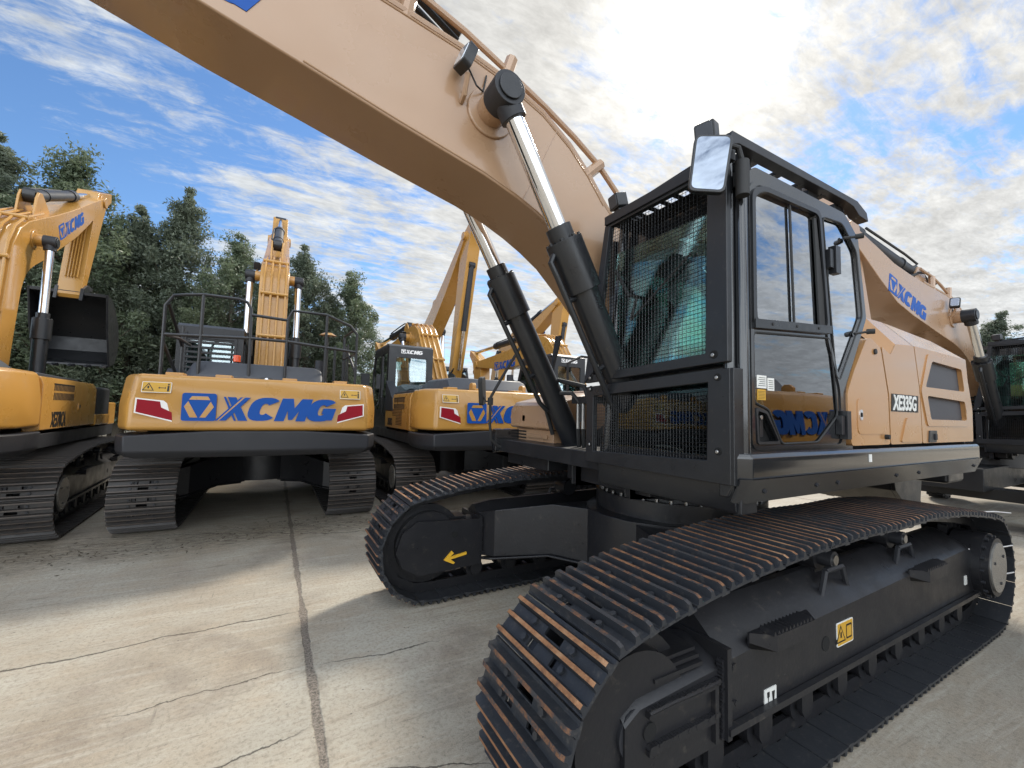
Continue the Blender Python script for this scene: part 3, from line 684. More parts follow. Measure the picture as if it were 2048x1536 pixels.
# ---------------------------------------------------------------- caged cab (type G)
def cab_g(root, body, detail):
    K = 'black_gloss'; c = MB()
    yl, yr = 1.41, .27
    # floor, pillars and beams
    c.box((-.02, yr, 1.44), (1.14, yl-.05, 1.62), K)
    c.prism([(1.02, 1.44), (1.19, 1.44), (1.19, 3.12), (1.12, 3.12)], 'y', yl-.075, yl-.03, K)
    # near side wall: outer outline with door openings
    upper = roundpoly([(1.085, 2.275), (1.085, 2.985), (.99, 3.03), (.395, 3.045), (.32, 2.33)], .05)
    lower = roundpoly([(1.10, 2.215), (.275, 2.27), (.22, 1.96), (.20, 1.78), (.45, 1.615), (.84, 1.61), (.965, 1.80), (1.10, 1.835)], .03)
    quart = roundpoly([(.325, 3.055), (.07, 3.075), (-.125, 2.92), (-.185, 2.47), (.155, 2.01), (.205, 2.03)], .04)
    hand = roundpoly([(1.08, 1.79), (1.00, 1.775), (.885, 1.625), (1.07, 1.625)], .015)
    outer = roundpoly([(1.135, 1.46), (1.135, 3.10), (1.06, 3.16), (.02, 3.16), (-.17, 3.03), (-.26, 2.47), (.06, 1.98), (.09, 1.56), (.09, 1.46)], .03)
    w = holed(outer, [upper, lower, quart, hand], 'y', yl-.05, yl-.012, K); c.add(w)
    # seams: door outline proud by 6 mm
    door_out = roundpoly([(1.125, 1.58), (1.125, 3.03), (1.05, 3.09), (.40, 3.10), (.27, 2.25), (.13, 1.95), (.12, 1.58)], .06)
    # near pillar tubes
    c.cyl((1.165, yl-.03, 1.45), (1.165, yl-.03, 3.16), .035, K, 14); c.cyl((1.21, yl-.075, 1.45), (1.21, yl-.075, 3.16), .032, K, 14)
    c.cyl((1.17, yr+.06, 1.45), (1.10, yr+.16, 3.16), .035, K, 12)
    # roof
    c.add(holed([(1.04, yr+.04), (1.04, yl-.02), (.02, yl-.02), (.02, yr+.04)], [[(.86, yr+.22), (.86, yl-.26), (.30, yl-.26), (.30, yr+.22)]], 'z', 3.10, 3.165, K))
    c.prism([(.02, 3.10), (.02, 3.16), (-.17, 3.05), (-.17, 2.98)], 'y', yr+.04, yl-.05, K)
    c.box((1.00, yr+.1, 2.95), (1.05, yl-.1, 3.1), K)
    # far wall (boom side)
    fw_out = [(1.10, 1.46), (1.10, 3.10), (.05, 3.10), (-.2, 2.9), (-.26, 2.4), (0, 1.9), (0, 1.46)]
    fw_h = [[(1.03, 1.65), (1.03, 2.93), (.43, 2.93), (.43, 1.65)], [(.38, 2.0), (.38, 2.93), (.05, 2.93), (-.14, 2.80), (-.18, 2.35), (-.04, 2.0)]]
    c.add(holed(fw_out, fw_h, 'y', yr, yr+.05, K))
    # rear wall
    c.add(holed([(yr, 1.9), (yl-.05, 1.9), (yl-.05, 3.08), (yr, 3.08)], [roundpoly([(yr+.12, 2.25), (yl-.2, 2.25), (yl-.2, 2.95), (yr+.12, 2.95)], .05)], 'x', -.17, -.13, K))
    c.box((-.1, yr, 1.44), (-.02, yl-.05, 1.95), K)
    c.box((1.10, yr, 1.44), (1.18, yl-.08, 1.53), K); c.box((1.13, yr+.02, 1.99), (1.17, yl-.08, 2.05), K)
    co = c.build('cab', root, bevel=.006)
    # door ring
    d = holed([(x, z) for x, z in door_out], [roundpoly([(1.095, 1.60), (1.095, 3.02), (1.03, 3.06), (.42, 3.07), (.30, 2.25), (.16, 1.95), (.15, 1.60)], .05)], 'y', yl-.02, yl-.004, K)
    fr = holed(roundpoly([(1.115, 2.235), (1.115, 3.01), (1.0, 3.06), (.37, 3.075), (.29, 2.29)], .06), [upper], 'y', yl-.03, yl+.008, 'black_paint'); d.add(fr)
    d.prism([(.37, 3.02), (.44, 3.02), (.40, 2.33), (.33, 2.33)], 'y', yl-.016, yl-.004, 'rubber')
    d.prism([(.70, 3.03), (.715, 3.03), (.69, 2.30), (.675, 2.30)], 'y', yl-.016, yl-.006, 'rubber')
    d.prism([(1.11, 2.235), (1.11, 2.285), (.29, 2.345), (.29, 2.295)], 'y', yl-.03, yl+.014, 'black_paint')
    for x in (.95, .70, .45): d.cyl((x, yl+.01, 2.262+(1.11-x)*.073), (x, yl+.018, 2.262+(1.11-x)*.073), .009, 'rubber', 8)
    for z in (2.78, 1.72):
        d.box((.20 if z > 2 else .12, yl-.01, z-.09), (.26 if z > 2 else .17, yl+.035, z+.09), 'black_paint'); d.box((.27 if z > 2 else .18, yl-.01, z-.06), (.31 if z > 2 else .22, yl+.025, z+.06), 'black_paint')
    # handle recess
    d.prism(hand, 'y', yl-.09, yl-.05, 'void'); d.add(holed([(p[0]*1.0+.0, p[1]) for p in roundpoly([(1.095, 1.81), (.99, 1.79), (.865, 1.61), (1.085, 1.61)], .02)], [hand], 'y', yl-.03, yl+.002, 'black_paint'))
    d.box((1.0, yl-.05, 1.65), (1.03, yl-.02, 1.745), 'black_paint')
    d.cyl((1.055, yl-.02, 1.755), (1.055, yl+.006, 1.755), .012, 'steel', 10)
    d.build('door', co, bevel=.003)
    def pane(name, poly, ax, a, b_, m): g = MB(); g.prism(poly, ax, a, b_, m); return g.build(name, co, fix=True)
    pane('window', upper, 'y', yl-.028, yl-.022, 'glass_side'); pane('window', lower, 'y', yl-.020, yl-.014, 'glass_dark'); pane('window', quart, 'y', yl-.028, yl-.022, 'glass_side')
    for h in fw_h: pane('window', h, 'y', yr+.02, yr+.026, 'glass_green')
    pane('window', [(yr+.12, 2.25), (yl-.2, 2.25), (yl-.2, 2.95), (yr+.12, 2.95)], 'x', -.155, -.149, 'glass_green')
    pane('windscreen', [(yr+.06, 2.05), (yl-.08, 2.05), (yl-.08, 2.96), (yr+.14, 2.96)], 'x', 1.145, 1.151, 'glass_green')
    pane('windscreen', [(yr+.04, 1.53), (yl-.08, 1.53), (yl-.08, 1.99), (yr+.04, 1.99)], 'x', 1.145, 1.151, 'glass_low')
    pane('roof_hatch', [(.25, yr+.3), (.9, yr+.3), (.9, yl-.3), (.25, yl-.3)], 'z', 3.172, 3.178, 'glass_green')
    # weather strip edges
    q = MB()
    for poly in (lower, quart):
        pts = [(x, yl-.008, z) for x, z in poly]; q.tube(pts+[pts[0]], .006, 'rubber', 6)
    q.build('seal', co)
    # lower cage + upper cage
    X = 1.255
    lo = holed([(.22, 1.40), (1.38, 1.40), (1.38, 2.01), (.22, 1.955)], [[(.30, 1.48), (1.24, 1.515), (1.25, 1.94), (.30, 1.885)]], 'x', X-.02, X+.02, 'black_paint')
    for y, z in ((.27, 1.94), (.27, 1.53), (1.31, 1.57), (1.31, 1.965)): lo.cyl((X+.01, y, z), (X+.024, y, z), .022, 'void', 14); lo.cyl((X+.02, y-.004, z-.003), (X+.03, y-.004, z-.003), .011, 'steel', 8)
    lo.prism([(1.30, 1.40), (1.40, 1.40), (1.40, 2.01), (1.30, 2.01)], 'x', 1.18, X+.018, 'black_paint')
    lo.box((1.17, 1.24, 1.62), (1.255, 1.38, 1.66), 'black_paint')
    lc = lo.build('lower_guard', co, bevel=.005)
    up_o = [(.20, 1.985), (1.37, 2.045), (1.37, 3.135), (.42, 3.135)]; up_i = [(.29, 2.045), (1.235, 2.10), (1.255, 3.115), (.47, 3.115)]
    up = holed(up_o, [up_i], 'x', X-.02, X+.02, 'black_paint')
    for y, z in ((.27, 2.025), (1.29, 2.09)): up.cyl((X+.01, y, z), (X+.024, y, z), .024, 'void', 14); up.cyl((X+.02, y-.006, z-.004), (X+.03, y-.006, z-.004), .012, 'steel', 8)
    up.prism([(.30, 2.06), (.20, 1.985), (.42, 3.135), (.47, 3.115)], 'x', X, X+.03, 'dark_grey')
    uc = up.build('front_guard', co, bevel=.005)
    step = .0255
    g = MB(); wires(g, up_i, 'x', X, step, .0016 if detail else .003, 'black_paint'); g.build('wire_mesh', uc, fix=False)
    g = MB(); wires(g, [(.30, 1.48), (1.24, 1.515), (1.25, 1.94), (.30, 1.885)], 'x', X, .022, .0015 if detail else .003, 'black_paint'); g.build('wire_mesh', lc, fix=False)
    # top of cage between guard and cab with slots
    slots = [[(1.12, .58+.10*k), (1.205, .58+.10*k), (1.205, .64+.10*k), (1.12, .64+.10*k)] for k in range(7)]
    t = holed([(1.04, .42), (1.275, .42), (1.275, 1.37), (1.04, 1.37)], slots, 'z', 3.150, 3.158, 'black_paint')
    # side slanted strip of mesh at the boom side
    t.build('visor_plate', co, bevel=.002)
    # roof guard
    rg = MB()
    rg.box((1.235, .42, 3.135), (1.29, 1.40, 3.20), 'dark_grey'); rg.box((-.15, .50, 3.195), (1.24, .55, 3.225), 'dark_grey')
    for y in (1.37,):
        rg.prism([(1.29, 3.215), (1.26, 3.30), (-.18, 3.30), (-.32, 3.25), (-.34, 3.19), (-.2, 3.20), (-.12, 3.245), (.0, 3.255), (1.2, 3.245)], 'y', y-.035, y+.03, 'dark_grey')
    for x in (1.2, .95, .7, .45, .2, -.05, -.2): rg.loft([[(x-.03, .50, 3.20), (x+.03, .50, 3.20), (x+.03, .50, 3.225), (x-.03, .50, 3.225)], [(x-.03, 1.36, 3.25), (x+.03, 1.36, 3.25), (x+.03, 1.36, 3.275), (x-.03, 1.36, 3.275)]], 'dark_grey')
    for x in (1.05, .3, -.05):
        for y in (.5, 1.32): rg.box((x-.06, y-.02, 3.15), (x+.06, y+.02, 3.26 if y > 1 else 3.21), 'black_paint')
    rg.build('roof_guard', co, bevel=.004)
    # work lights
    for px, py, pz, rz in ((1.30, 1.27, 3.345, 18), (1.27, .53, 3.275, -10)):
        m = MB(); M = Matrix.Translation((px, py, pz)) @ Matrix.Rotation(R(rz), 4, 'Z') @ Matrix.Rotation(R(14), 4, 'Y')
        m.prism(rrect(-.055, -.05, .055, .05, .012), 'x', -.05, .035, 'black_paint', M); m.prism(rrect(-.045, -.04, .045, .04, .01), 'x', .034, .04, 'hood_grey', M)
        m.box((-.01, -.03, -.10), (.02, .03, -.045), 'black_paint', M); m.build('work_light', co, bevel=.006)
    # mirror, grab tube
    m = MB(); fwd = Vector((.60, .62, -.12)).normalized(); up_ = Vector((-.07, .05, 1)); 
    x_ = up_.cross(fwd).normalized(); Mm = plane_M((1.42, 1.375, 3.075), x_, up_)
    m.prism(roundpoly([(-.095, -.15), (.085, -.165), (.105, .15), (-.085, .16)], .035), 'z', -.03, .006, 'black_paint', Mm)
    mo = m.build('mirror', co, bevel=.006)
    g = MB(); g.prism(roundpoly([(-.082, -.135), (.072, -.150), (.090, .136), (-.072, .146)], .028), 'z', .004, .008, 'mirror_glass', Mm); g.build('mirror_glass', mo)
    g = MB(); g.tube([(1.40, 1.38, 3.14), (1.33, 1.40, 3.20), (1.25, 1.425, 3.19), (1.225, 1.43, 3.12), (1.225, 1.43, 3.02)], .014, 'rubber', 8); g.cyl((1.225, 1.43, 2.93), (1.225, 1.43, 3.12), .034, 'rubber', 14); g.box((1.19, 1.38, 3.0), (1.23, 1.42, 3.08), 'rubber'); g.build('mirror_arm', co)
    # decals
    q = MB(); Yd = yl-.014
    q.box((.975, Yd, 1.915), (1.065, Yd+.002, 1.985), 'decal_white'); q.box((.90, Yd, 1.905), (.965, Yd+.002, 1.975), 'decal_white'); q.box((.985, Yd, 1.85), (1.062, Yd+.002, 1.908), 'decal_yellow')
    for k in range(5): q.box((.985, Yd, 1.927+k*.011), (1.055-.008*(k % 3), Yd+.003, 1.930+k*.011), 'decal_black')
    for k in range(5): q.box((.91, Yd, 1.915+k*.011), (.955, Yd+.003, 1.918+k*.011), 'decal_black')
    for k in range(6): q.box((.993, Yd, 1.856+k*.008), (1.054, Yd+.003, 1.858+k*.008), 'decal_black')
    q.build('notice_sticker', co, fix=False)
    # wiper seen on the door glass reflection and hatch stays
    wv = MB(); wv.tube([(1.17, yr+.15, 2.82), (1.17, yr+.28, 2.60), (1.17, yr+.36, 2.58), (1.17, yr+.30, 2.42)], .013, 'rubber', 6); wv.tube([(1.168, yr+.30, 2.42), (1.168, yr+.80, 2.75)], .008, 'rubber', 6); wv.build('wiper', co)
    bo = MB(); 
    for x, z, s in ((.0, 2.98, 1), (-.12, 2.34, 1)): bo.tube([(x+.05, yl-.01, z), (x-.06, yl+.03, z+.02)], .009, 'rubber', 6); bo.cyl((x-.05, yl+.02, z+.02), (x-.07, yl+.06, z+.02), .018, 'rubber', 10)
    bo.build('door_stay', co)
    # interior
    it = MB(); it.box((.22, .55, 1.62), (.70, 1.10, 1.86), 'interior')
    it.box((.72, .98, 1.86), (.30, 1.20, 2.06), 'interior'); it.box((.30, .47, 1.86), (.72, .63, 2.06), 'interior')
    it.box((.92, 1.1, 1.6), (1.05, 1.25, 2.0), 'interior'); it.box((.95, .38, 1.6), (1.08, .60, 2.25), 'interior'); it.box((.93, .33, 2.22), (.98, .58, 2.42), 'decal_black')
    io = it.build('console', co, bevel=.02)
    s = MB(); s.box((.22, .60, 1.88), (.72, 1.06, 2.02), 'seat_fabric'); s.loft([[(.22, .60, 2.0), (.34, .60, 2.0), (.34, 1.06, 2.0), (.22, 1.06, 2.0)], [(.12, .62, 2.4), (.24, .62, 2.4), (.24, 1.04, 2.4), (.12, 1.04, 2.4)], [(.06, .68, 2.62), (.16, .68, 2.62), (.16, .98, 2.62), (.06, .98, 2.62)]], 'seat_fabric')
    s.loft([[(.06, .72, 2.64), (.15, .72, 2.64), (.15, .94, 2.64), (.06, .94, 2.64)], [(.04, .74, 2.82), (.12, .74, 2.82), (.12, .92, 2.82), (.04, .92, 2.82)]], 'seat_fabric')
    s.build('seat', co, bevel=.04, seg=3)
    l = MB()
    for y in (.55, 1.12): l.tube([(.70, y, 2.06), (.73, y, 2.14), (.72, y, 2.20)], [.012, .02, .024], 'rubber', 8)
    for y in (.72, .84, .96): l.tube([(.98, y, 1.62), (.95, y, 1.85), (.90, y, 2.15)], .012, 'rubber', 6); l.box((.95, y-.04, 1.66), (1.08, y+.04, 1.70), 'rubber')
    l.build('lever', co)
    return co

def cab_ca(root, lettered=True):
    K = 'black_paint'; c = MB(); yl, yr = 1.40, .42
    c.box((-.55, yr, 1.30), (1.15, yl, 1.48), K)
    def hol(w, out, holes, lo, hi, m=K): return c.add(holed(out, holes, w, lo, hi, m))
    sw = roundpoly([(1.20, 1.48), (1.15, 2.6), (.95, 3.12), (-.40, 3.12), (-.48, 3.0), (-.48, 1.48)], .06)
    h1 = roundpoly([(1.08, 1.75), (1.04, 2.55), (.88, 2.98), (.25, 2.98), (.25, 1.75)], .05); h2 = roundpoly([(.12, 2.0), (.12, 2.98), (-.36, 2.98), (-.36, 2.0)], .05)
    hol('y', sw, [h1, h2], yl-.05, yl); hol('y', sw, [h1, h2], yr, yr+.05)
    rw = roundpoly([(yr+.14, 2.10), (yl-.16, 2.10), (yl-.16, 2.88), (yr+.14, 2.88)], .05)
    hol('x', [(yr, 1.5), (yl, 1.5), (yl, 3.12), (yr, 3.12)], [rw], -.50, -.45)
    c.prism([(.97, 3.11), (.97, 3.17), (-.42, 3.17), (-.49, 3.11)], 'y', yr, yl, 'hood_grey')
    for y in (yr+.03, yl-.03): c.cyl((1.18, y, 1.45), (1.12, y, 2.6), .035, K, 10); c.cyl((1.12, y, 2.6), (.93, y, 3.12), .035, K, 10)
    c.box((1.10, yr, 1.45), (1.18, yl, 1.60), K); c.box((.88, yr, 3.05), (.96, yl, 3.12), K)
    co = c.build('cab', root, bevel=.012)
    for n, p, ax, a in (('window', h1, 'y', yl-.025), ('window', h2, 'y', yl-.025), ('window', h1, 'y', yr+.02), ('window', h2, 'y', yr+.02), ('rear_window', rw, 'x', -.475)):
        g = MB(); g.prism(p, ax, a, a+.006, 'glass_side'); g.build(n, co)
    g = MB(); g.loft([[(1.13, yr+.06, 1.62), (1.135, yr+.06, 1.62), (1.135, yl-.06, 1.62), (1.13, yl-.06, 1.62)], [(1.09, yr+.06, 2.6), (1.095, yr+.06, 2.6), (1.095, yl-.06, 2.6), (1.09, yl-.06, 2.6)], [(.90, yr+.06, 3.05), (.905, yr+.06, 3.05), (.905, yl-.06, 3.05), (.90, yl-.06, 3.05)]], 'glass_side'); g.build('windscreen', co)
    if lettered: logo('logo', co, (-.50, yl-.26, 2.97), (0, -1, 0), (0, 0, 1), .095, ('white_paint', 'black_paint'))
    if not lettered:
        g = MB()
        for k in range(9): g.box((-.53, yr+.10, 2.20+k*.09), (-.505, yl-.10, 2.235+k*.09), K)
        for y in (yr+.10, yl-.14): g.box((-.535, y, 2.15), (-.50, y+.04, 3.02), K)
        g.build('rear_guard', co)
    s = MB(); s.box((.1, .65, 1.6), (.6, 1.15, 2.0), 'seat_fabric'); s.box((.0, .68, 2.0), (.14, 1.12, 2.65), 'seat_fabric'); s.build('seat', co, bevel=.04)
    m = MB(); m.tube([(1.15, yl, 1.7), (1.22, yl+.14, 1.9), (1.22, yl+.16, 2.5)], .014, 'rubber', 6); m.box((1.20, yl+.06, 2.25), (1.25, yl+.26, 2.62), 'black_paint'); m.build('mirror', co, bevel=.01)
    h = MB(); h.tube([(-.30, yl, 1.6), (-.30, yl+.06, 1.65), (-.30, yl+.06, 2.5), (-.30, yl, 2.55)], .014, 'rubber', 6); h.build('grab_rail', co)
    return co

# ---------------------------------------------------------------- excavator bodies
def body_g(root, body, detail, railing=False):
    K = 'black_gloss'
    p = MB(); p.box((-2.36, -1.40, 1.33), (1.20, 1.36, 1.46), 'black_paint'); p.box((1.08, .30, 1.25), (1.22, 1.40, 1.46), 'black_paint'); p.prism([(1.22, 1.25), (1.22, 1.44), (1.252, 1.41), (1.235, 1.27)], 'y', .33, 1.38, 'black_paint')
    for y in (-.20, .14): p.prism([(-.3, 1.40), (.95, 1.40), (.95, 1.12), (.62, 1.10), (.5, 1.3), (.45, 1.75), (.2, 2.05), (-.1, 2.1), (-.6, 1.5)], 'y', y+(-.16 if y < 0 else .16), y+(-.10 if y < 0 else .22), 'black_paint')
    p.box((-.4, -.5, 1.15), (.9, .5, 1.36), 'frame_paint')
    p.build('deck', root, bevel=.006)
    for sg in (1, -1):
        s = MB()
        sec = lambda x, k=0: [(x, sg*1.30, 1.335), (x, sg*(1.395-k), 1.335), (x, sg*(1.447-k), 1.44), (x, sg*(1.447-k), 1.545), (x, sg*(1.43-k), 1.565), (x, sg*1.30, 1.565)]
        sec2 = lambda x, k=0: [(x, sg*1.25, 1.325), (x, sg*(1.385-k), 1.30), (x, sg*(1.437-k), 1.437), (x, sg*1.30, 1.437)]
        s.loft([sec(-2.37, .04), sec(-2.33), sec(1.19), sec(1.255, .05)], K)
        so = s.build('side_skirt', root, bevel=.006)
        q = MB()
        q.loft([[(x, sg*(1.40-k), 1.316), (x, sg*(1.45-k), 1.436), (x, sg*(1.46-k), 1.436), (x, sg*(1.41-k), 1.31)] for x, k in ((-2.34, 0), (1.19, 0), (1.25, .04))], K)
        for x in (1.08, .55, .30, -.55, -.95, -2.2): q.cyl((x, sg*1.42, 1.375), (x, sg*1.445, 1.368), .012, 'dark_grey', 8)
        if sg > 0: q.box((-.14, 1.447, 1.48), (-.10, 1.450, 1.53), 'decal_white')
        q.build('skirt_trim', so)
    hb, body = body, ('panel_paint' if body == 'tan_paint' else body)
    # near side panels
    def sec(x, zs, zt, y0=1.41, z0=1.575, yt=1.20): return [(x, y0-.02, z0), (x, y0, z0+.02), (x, y0, zs), (x, yt, zt), (x, .45, zt+.01), (x, .45, z0)]
    def polypanel(name, outline, th=.05, holes=(), par=None):
        m = holed(outline, holes, 'y', 1.41-th, 1.41, body); return m
    d1 = polypanel('', roundpoly([(-.225, 2.325), (-.04, 2.10), (.075, 1.93), (.075, 1.70), (.03, 1.585), (-.545, 1.585), (-.535, 1.94), (-.44, 2.275), (-.30, 2.33)], .025))
    d1.loft([[(-.31, 1.405, 2.30), (-.44, 1.405, 2.28), (-.50, 1.38, 2.16), (-.30, 1.36, 2.33)]*1, [(-.31, 1.2, 2.45), (-.44, 1.2, 2.44), (-.5, 1.2, 2.16), (-.3, 1.2, 2.33)]], body)
    d1.prism(roundpoly([(-.05, 1.90), (-.05, 1.66), (-.49, 1.66), (-.47, 1.90)], .05), 'y', 1.40, 1.414, body)
    o1 = d1.build('service_door', root, bevel=.014, seg=3)
    k = MB(); k.prism(rrect(-.115, 1.755, -.075, 1.825, .015), 'y', 1.40, 1.418, 'chrome'); k.prism(rrect(-.105, 1.775, -.085, 1.805, .008), 'y', 1.41, 1.421, 'void'); k.cyl((-.47, 1.40, 1.64), (-.47, 1.435, 1.64), .018, 'rubber', 10); k.cyl((-.34, 1.40, 2.24), (-.34, 1.42, 2.24), .02, 'rubber', 10); k.build('latch', o1)
    d2 = MB()
    d2.add(holed(roundpoly([(-.455, 2.29), (-.555, 1.94), (-.56, 1.585), (-1.13, 1.585), (-1.115, 2.0), (-1.03, 2.35), (-.70, 2.33), (-.60, 2.24)], .02), [], 'y', 1.36, 1.41, body))
    d2.loft([[(-.455, 1.40, 2.285), (-.60, 1.408, 2.235), (-.62, 1.2, 2.44), (-.50, 1.15, 2.46)], [(-.60, 1.408, 2.235), (-.70, 1.408, 2.325), (-.78, 1.2, 2.58), (-.62, 1.2, 2.44)], [(-.70, 1.408, 2.325), (-1.03, 1.408, 2.345), (-1.08, 1.2, 2.58), (-.78, 1.2, 2.58)]], body, close=False)
    d2.prism([(-.6, 2.0), (-.6, 2.42), (-.78, 2.57), (-1.06, 2.57), (-1.06, 2.0)], 'y', .45, 1.205, body)
    d2.prism(roundpoly([(-.72, 1.60), (-.83, 1.78), (-1.10, 1.79), (-1.10, 1.60)], .03), 'y', 1.40, 1.418, body)
    o2 = d2.build('centre_panel', root, bevel=.010, seg=3)
    t = text_mb('XE335G', 'decal_white', .155, .002, .004, .18, .78)
    M = plane_M((-.60, 1.416, 1.838), (-1, 0, 0), (0, 0, 1)); mbx = MB().add(t, M)
    mbx.prism([(-.575, 1.825), (-.59, 1.955), (-1.075, 1.955), (-1.06, 1.825)], 'y', 1.405, 1.4135, 'decal_black'); mbx.build('model_lettering', o2, fix=False)
    w1 = roundpoly([(-1.38, 2.255), (-2.07, 2.235), (-2.12, 2.035), (-1.22, 2.035)], .03); w2 = roundpoly([(-1.25, 1.965), (-2.12, 1.945), (-2.155, 1.775), (-1.31, 1.775)], .03)
    d3 = MB(); d3.add(holed(roundpoly([(-1.045, 2.35), (-1.13, 2.0), (-1.145, 1.585), (-2.33, 1.585), (-2.345, 1.88), (-2.25, 2.15), (-2.22, 2.34)], .02), [w1, w2], 'y', 1.33, 1.41, body))
    d3.add(holed(roundpoly([(-1.30, 2.31), (-2.12, 2.30), (-2.19, 1.72), (-1.24, 1.72), (-1.13, 2.0)], .03), [w1, w2], 'y', 1.405, 1.418, body))
    d3.loft([[(-1.045, 1.408, 2.345), (-1.09, 1.2, 2.58), (-1.2, .45, 2.6)], [(-2.22, 1.408, 2.335), (-2.15, 1.2, 2.53), (-2.1, .45, 2.56)]], body, close=False)
    d3.prism([(-1.10, 2.0), (-1.10, 2.57), (-2.14, 2.52), (-2.3, 2.0)], 'y', -.95, 1.2, body)
    o3 = d3.build('engine_door', root, bevel=.010, seg=3)
    for w, z0 in ((w1, 2.03), (w2, 1.77)):
        g = MB(); g.prism(roundpoly([(p[0]*1.0, p[1]) for p in w], .001, 1), 'y', 1.368, 1.385, 'grille_mesh'); g.build('grille', o3)
    k = MB(); k.prism([(-1.27, 1.685), (-1.42, 1.685), (-1.40, 1.59), (-1.25, 1.59)], 'y', 1.40, 1.420, 'black_paint'); k.box((-1.39, 1.41, 1.61), (-1.35, 1.43, 1.66), 'dark_grey'); k.build('latch', o3, bevel=.004)
    body = hb
    # dark inner body behind the panels
    b = MB(); b.box((-2.34, -1.34, 1.46), (-.12, 1.35, 2.0), 'void'); b.box((-2.3, -.9, 2.0), (-.25, 1.3, 2.3), 'void'); b.box((-.9, -.25, 1.46), (.2, .25, 2.0), 'void'); b.build('engine_bay', root)
    # counterweight
    c = MB(); pl = []
    for a in range(0, 91, 10): pl.append((-2.75-.62*math.sin(R(a)), 1.24-.95*(1-math.cos(R(a)))))
    pl = [(-2.38, 1.24)]+pl; pl = pl+[(x, -y) for x, y in pl[::-1]]
    c.prism(pl, 'z', 1.40, 2.28, body); c.build('counterweight', root, bevel=.06, seg=4)
    c2 = MB(); c2.prism([(x*.995, y*.985) for x, y in pl], 'z', 1.16, 1.40, 'black_paint'); c2.build('counterweight_base', root, bevel=.03)
    # far side: toolbox, tank
    tb = MB(); tb.loft([[(x, -1.38, z0), (x, -.62, z0), (x, -.62, z1), (x, -.70, z1+.03), (x, -1.32, z1+.03), (x, -1.38, z1-.02)] for x, z0, z1 in ((1.03, 1.60, 1.79), (1.00, 1.585, 1.83), (.62, 1.585, 1.93), (.25, 1.585, 1.96))], body)
    tb.box((.25, -1.36, 1.44), (.97, -.64, 1.58), body); tb.prism(rrect(-1.25, 1.86, -.8, 1.90, .01), 'x', .2, .3, body)
    to = tb.build('toolbox', root, bevel=.03, seg=3)
    g = MB()
    for k_ in range(3): g.box((.965, -1.30, 1.475+.033*k_), (.975, -1.14, 1.49+.033*k_), 'void')
    g.box((.965, -1.10, 1.495), (.99, -.72, 1.53), body); g.prism(rrect(-1.13, 1.66, -1.08, 1.72, .01), 'x', .98, 1.03, 'tan_line')
    g.build('latch', to)
    tk = MB(); tk.box((-1.05, -1.38, 1.47), (.23, -.55, 2.02), 'yellow_paint' if body != 'tan_paint' else body); tk.build('fuel_tank', root, bevel=.04, seg=3)
    rp = MB(); rp.box((.25, -1.39, 1.20), (1.05, -.60, 1.43), 'black_paint'); rp.build('front_step', root, bevel=.01)
    # right mirror on tube frame
    m = MB(); y = -1.3; m.tube([(.98, y+.1, 1.38), (1.22, y, 1.38), (1.31, y, 1.46), (1.33, y, 1.62), (1.33, y, 1.90), (1.20, y, 2.12), (.95, y, 2.52), (.90, y+.05, 2.56)], .016, 'rubber', 8)
    m.cyl((1.33, y, 1.82), (1.33, y, 1.90), .03, 'rubber', 10); mo = m.build('mirror_rail', root)
    g = MB(); M = Matrix.Translation((1.40, y-.06, 1.97)) @ Matrix.Rotation(R(-40), 4, 'Z') @ Matrix.Rotation(R(-14), 4, 'X')
    g.prism(rrect(-.075, -.15, .075, .15, .04), 'x', -.02, .025, 'rubber', M); g.tube([(1.33, y, 1.86), (1.37, y-.03, 1.86), (1.40, y-.05, 1.93)], .01, 'rubber', 6); g.build('right_mirror', root, bevel=.01)
    # handrails on top right
    h = MB()
    h.tube([(.3, -1.32, 1.95), (.3, -1.32, 2.35), (.1, -1.32, 2.45), (-.7, -1.32, 2.45), (-.8, -1.32, 2.0)], .016, 'rubber', 8); h.build('handrail', root)
    # hoses at boom foot
    z = MB()
    for i, (a, b_) in enumerate((((.95, -.35, 2.06), .0), ((.92, -.30, 2.02), .05))):
        z.tube([(.95, -.58-b_, 2.50), (1.02, -.60, 2.20), (1.08, -.52, 2.07), (1.08, -.30, 2.03), (1.02, -.12, 1.99), (1.0, -.08, 1.85), (1.0, -.08, 1.70)], .02, 'rubber', 8)
    z.tube([(1.02, -.58, 1.55), (1.12, -.56, 1.80), (1.12, -.45, 1.93), (1.05, -.25, 1.93), (1.0, -.17, 1.82), (1.0, -.17, 1.68)], .02, 'rubber', 8)
    for y_ in (-.22, -.15, -.08, -.01): z.cyl((1.0, y_, 1.62), (1.0, y_, 1.86), .017, 'steel', 8); z.tube([(1.0, y_, 1.62), (.98, y_-.01, 1.45), (.85, y_, 1.30), (.5, y_*.5, 1.4)], .02, 'rubber', 8)
    z.tube([(.55, .05, 2.55), (.75, .12, 2.35), (.80, .15, 2.05), (.6, .1, 1.75), (.4, .05, 1.6)], .045, 'rubber', 10); z.box((.94, -.28, 1.84), (1.03, .03, 1.90), 'black_paint')
    for k_ in range(3):
        z.tube([(.50, -.12+.09*k_, 2.62), (.72, -.10+.11*k_, 2.45), (.86+.04*k_, -.08+.12*k_, 2.15), (.84, -.06+.12*k_, 1.85), (.62, -.04+.08*k_, 1.58)], .020, 'rubber', 8)
    for k_ in range(14): t_ = k_/13; z.cyl((.66+.17*math.sin(t_*3.1), .10, 2.50-t_*.85), (.66+.17*math.sin((t_+.04)*3.1), .10, 2.48-t_*.85), .055, 'rubber', 10)
    z.build('hose', root)

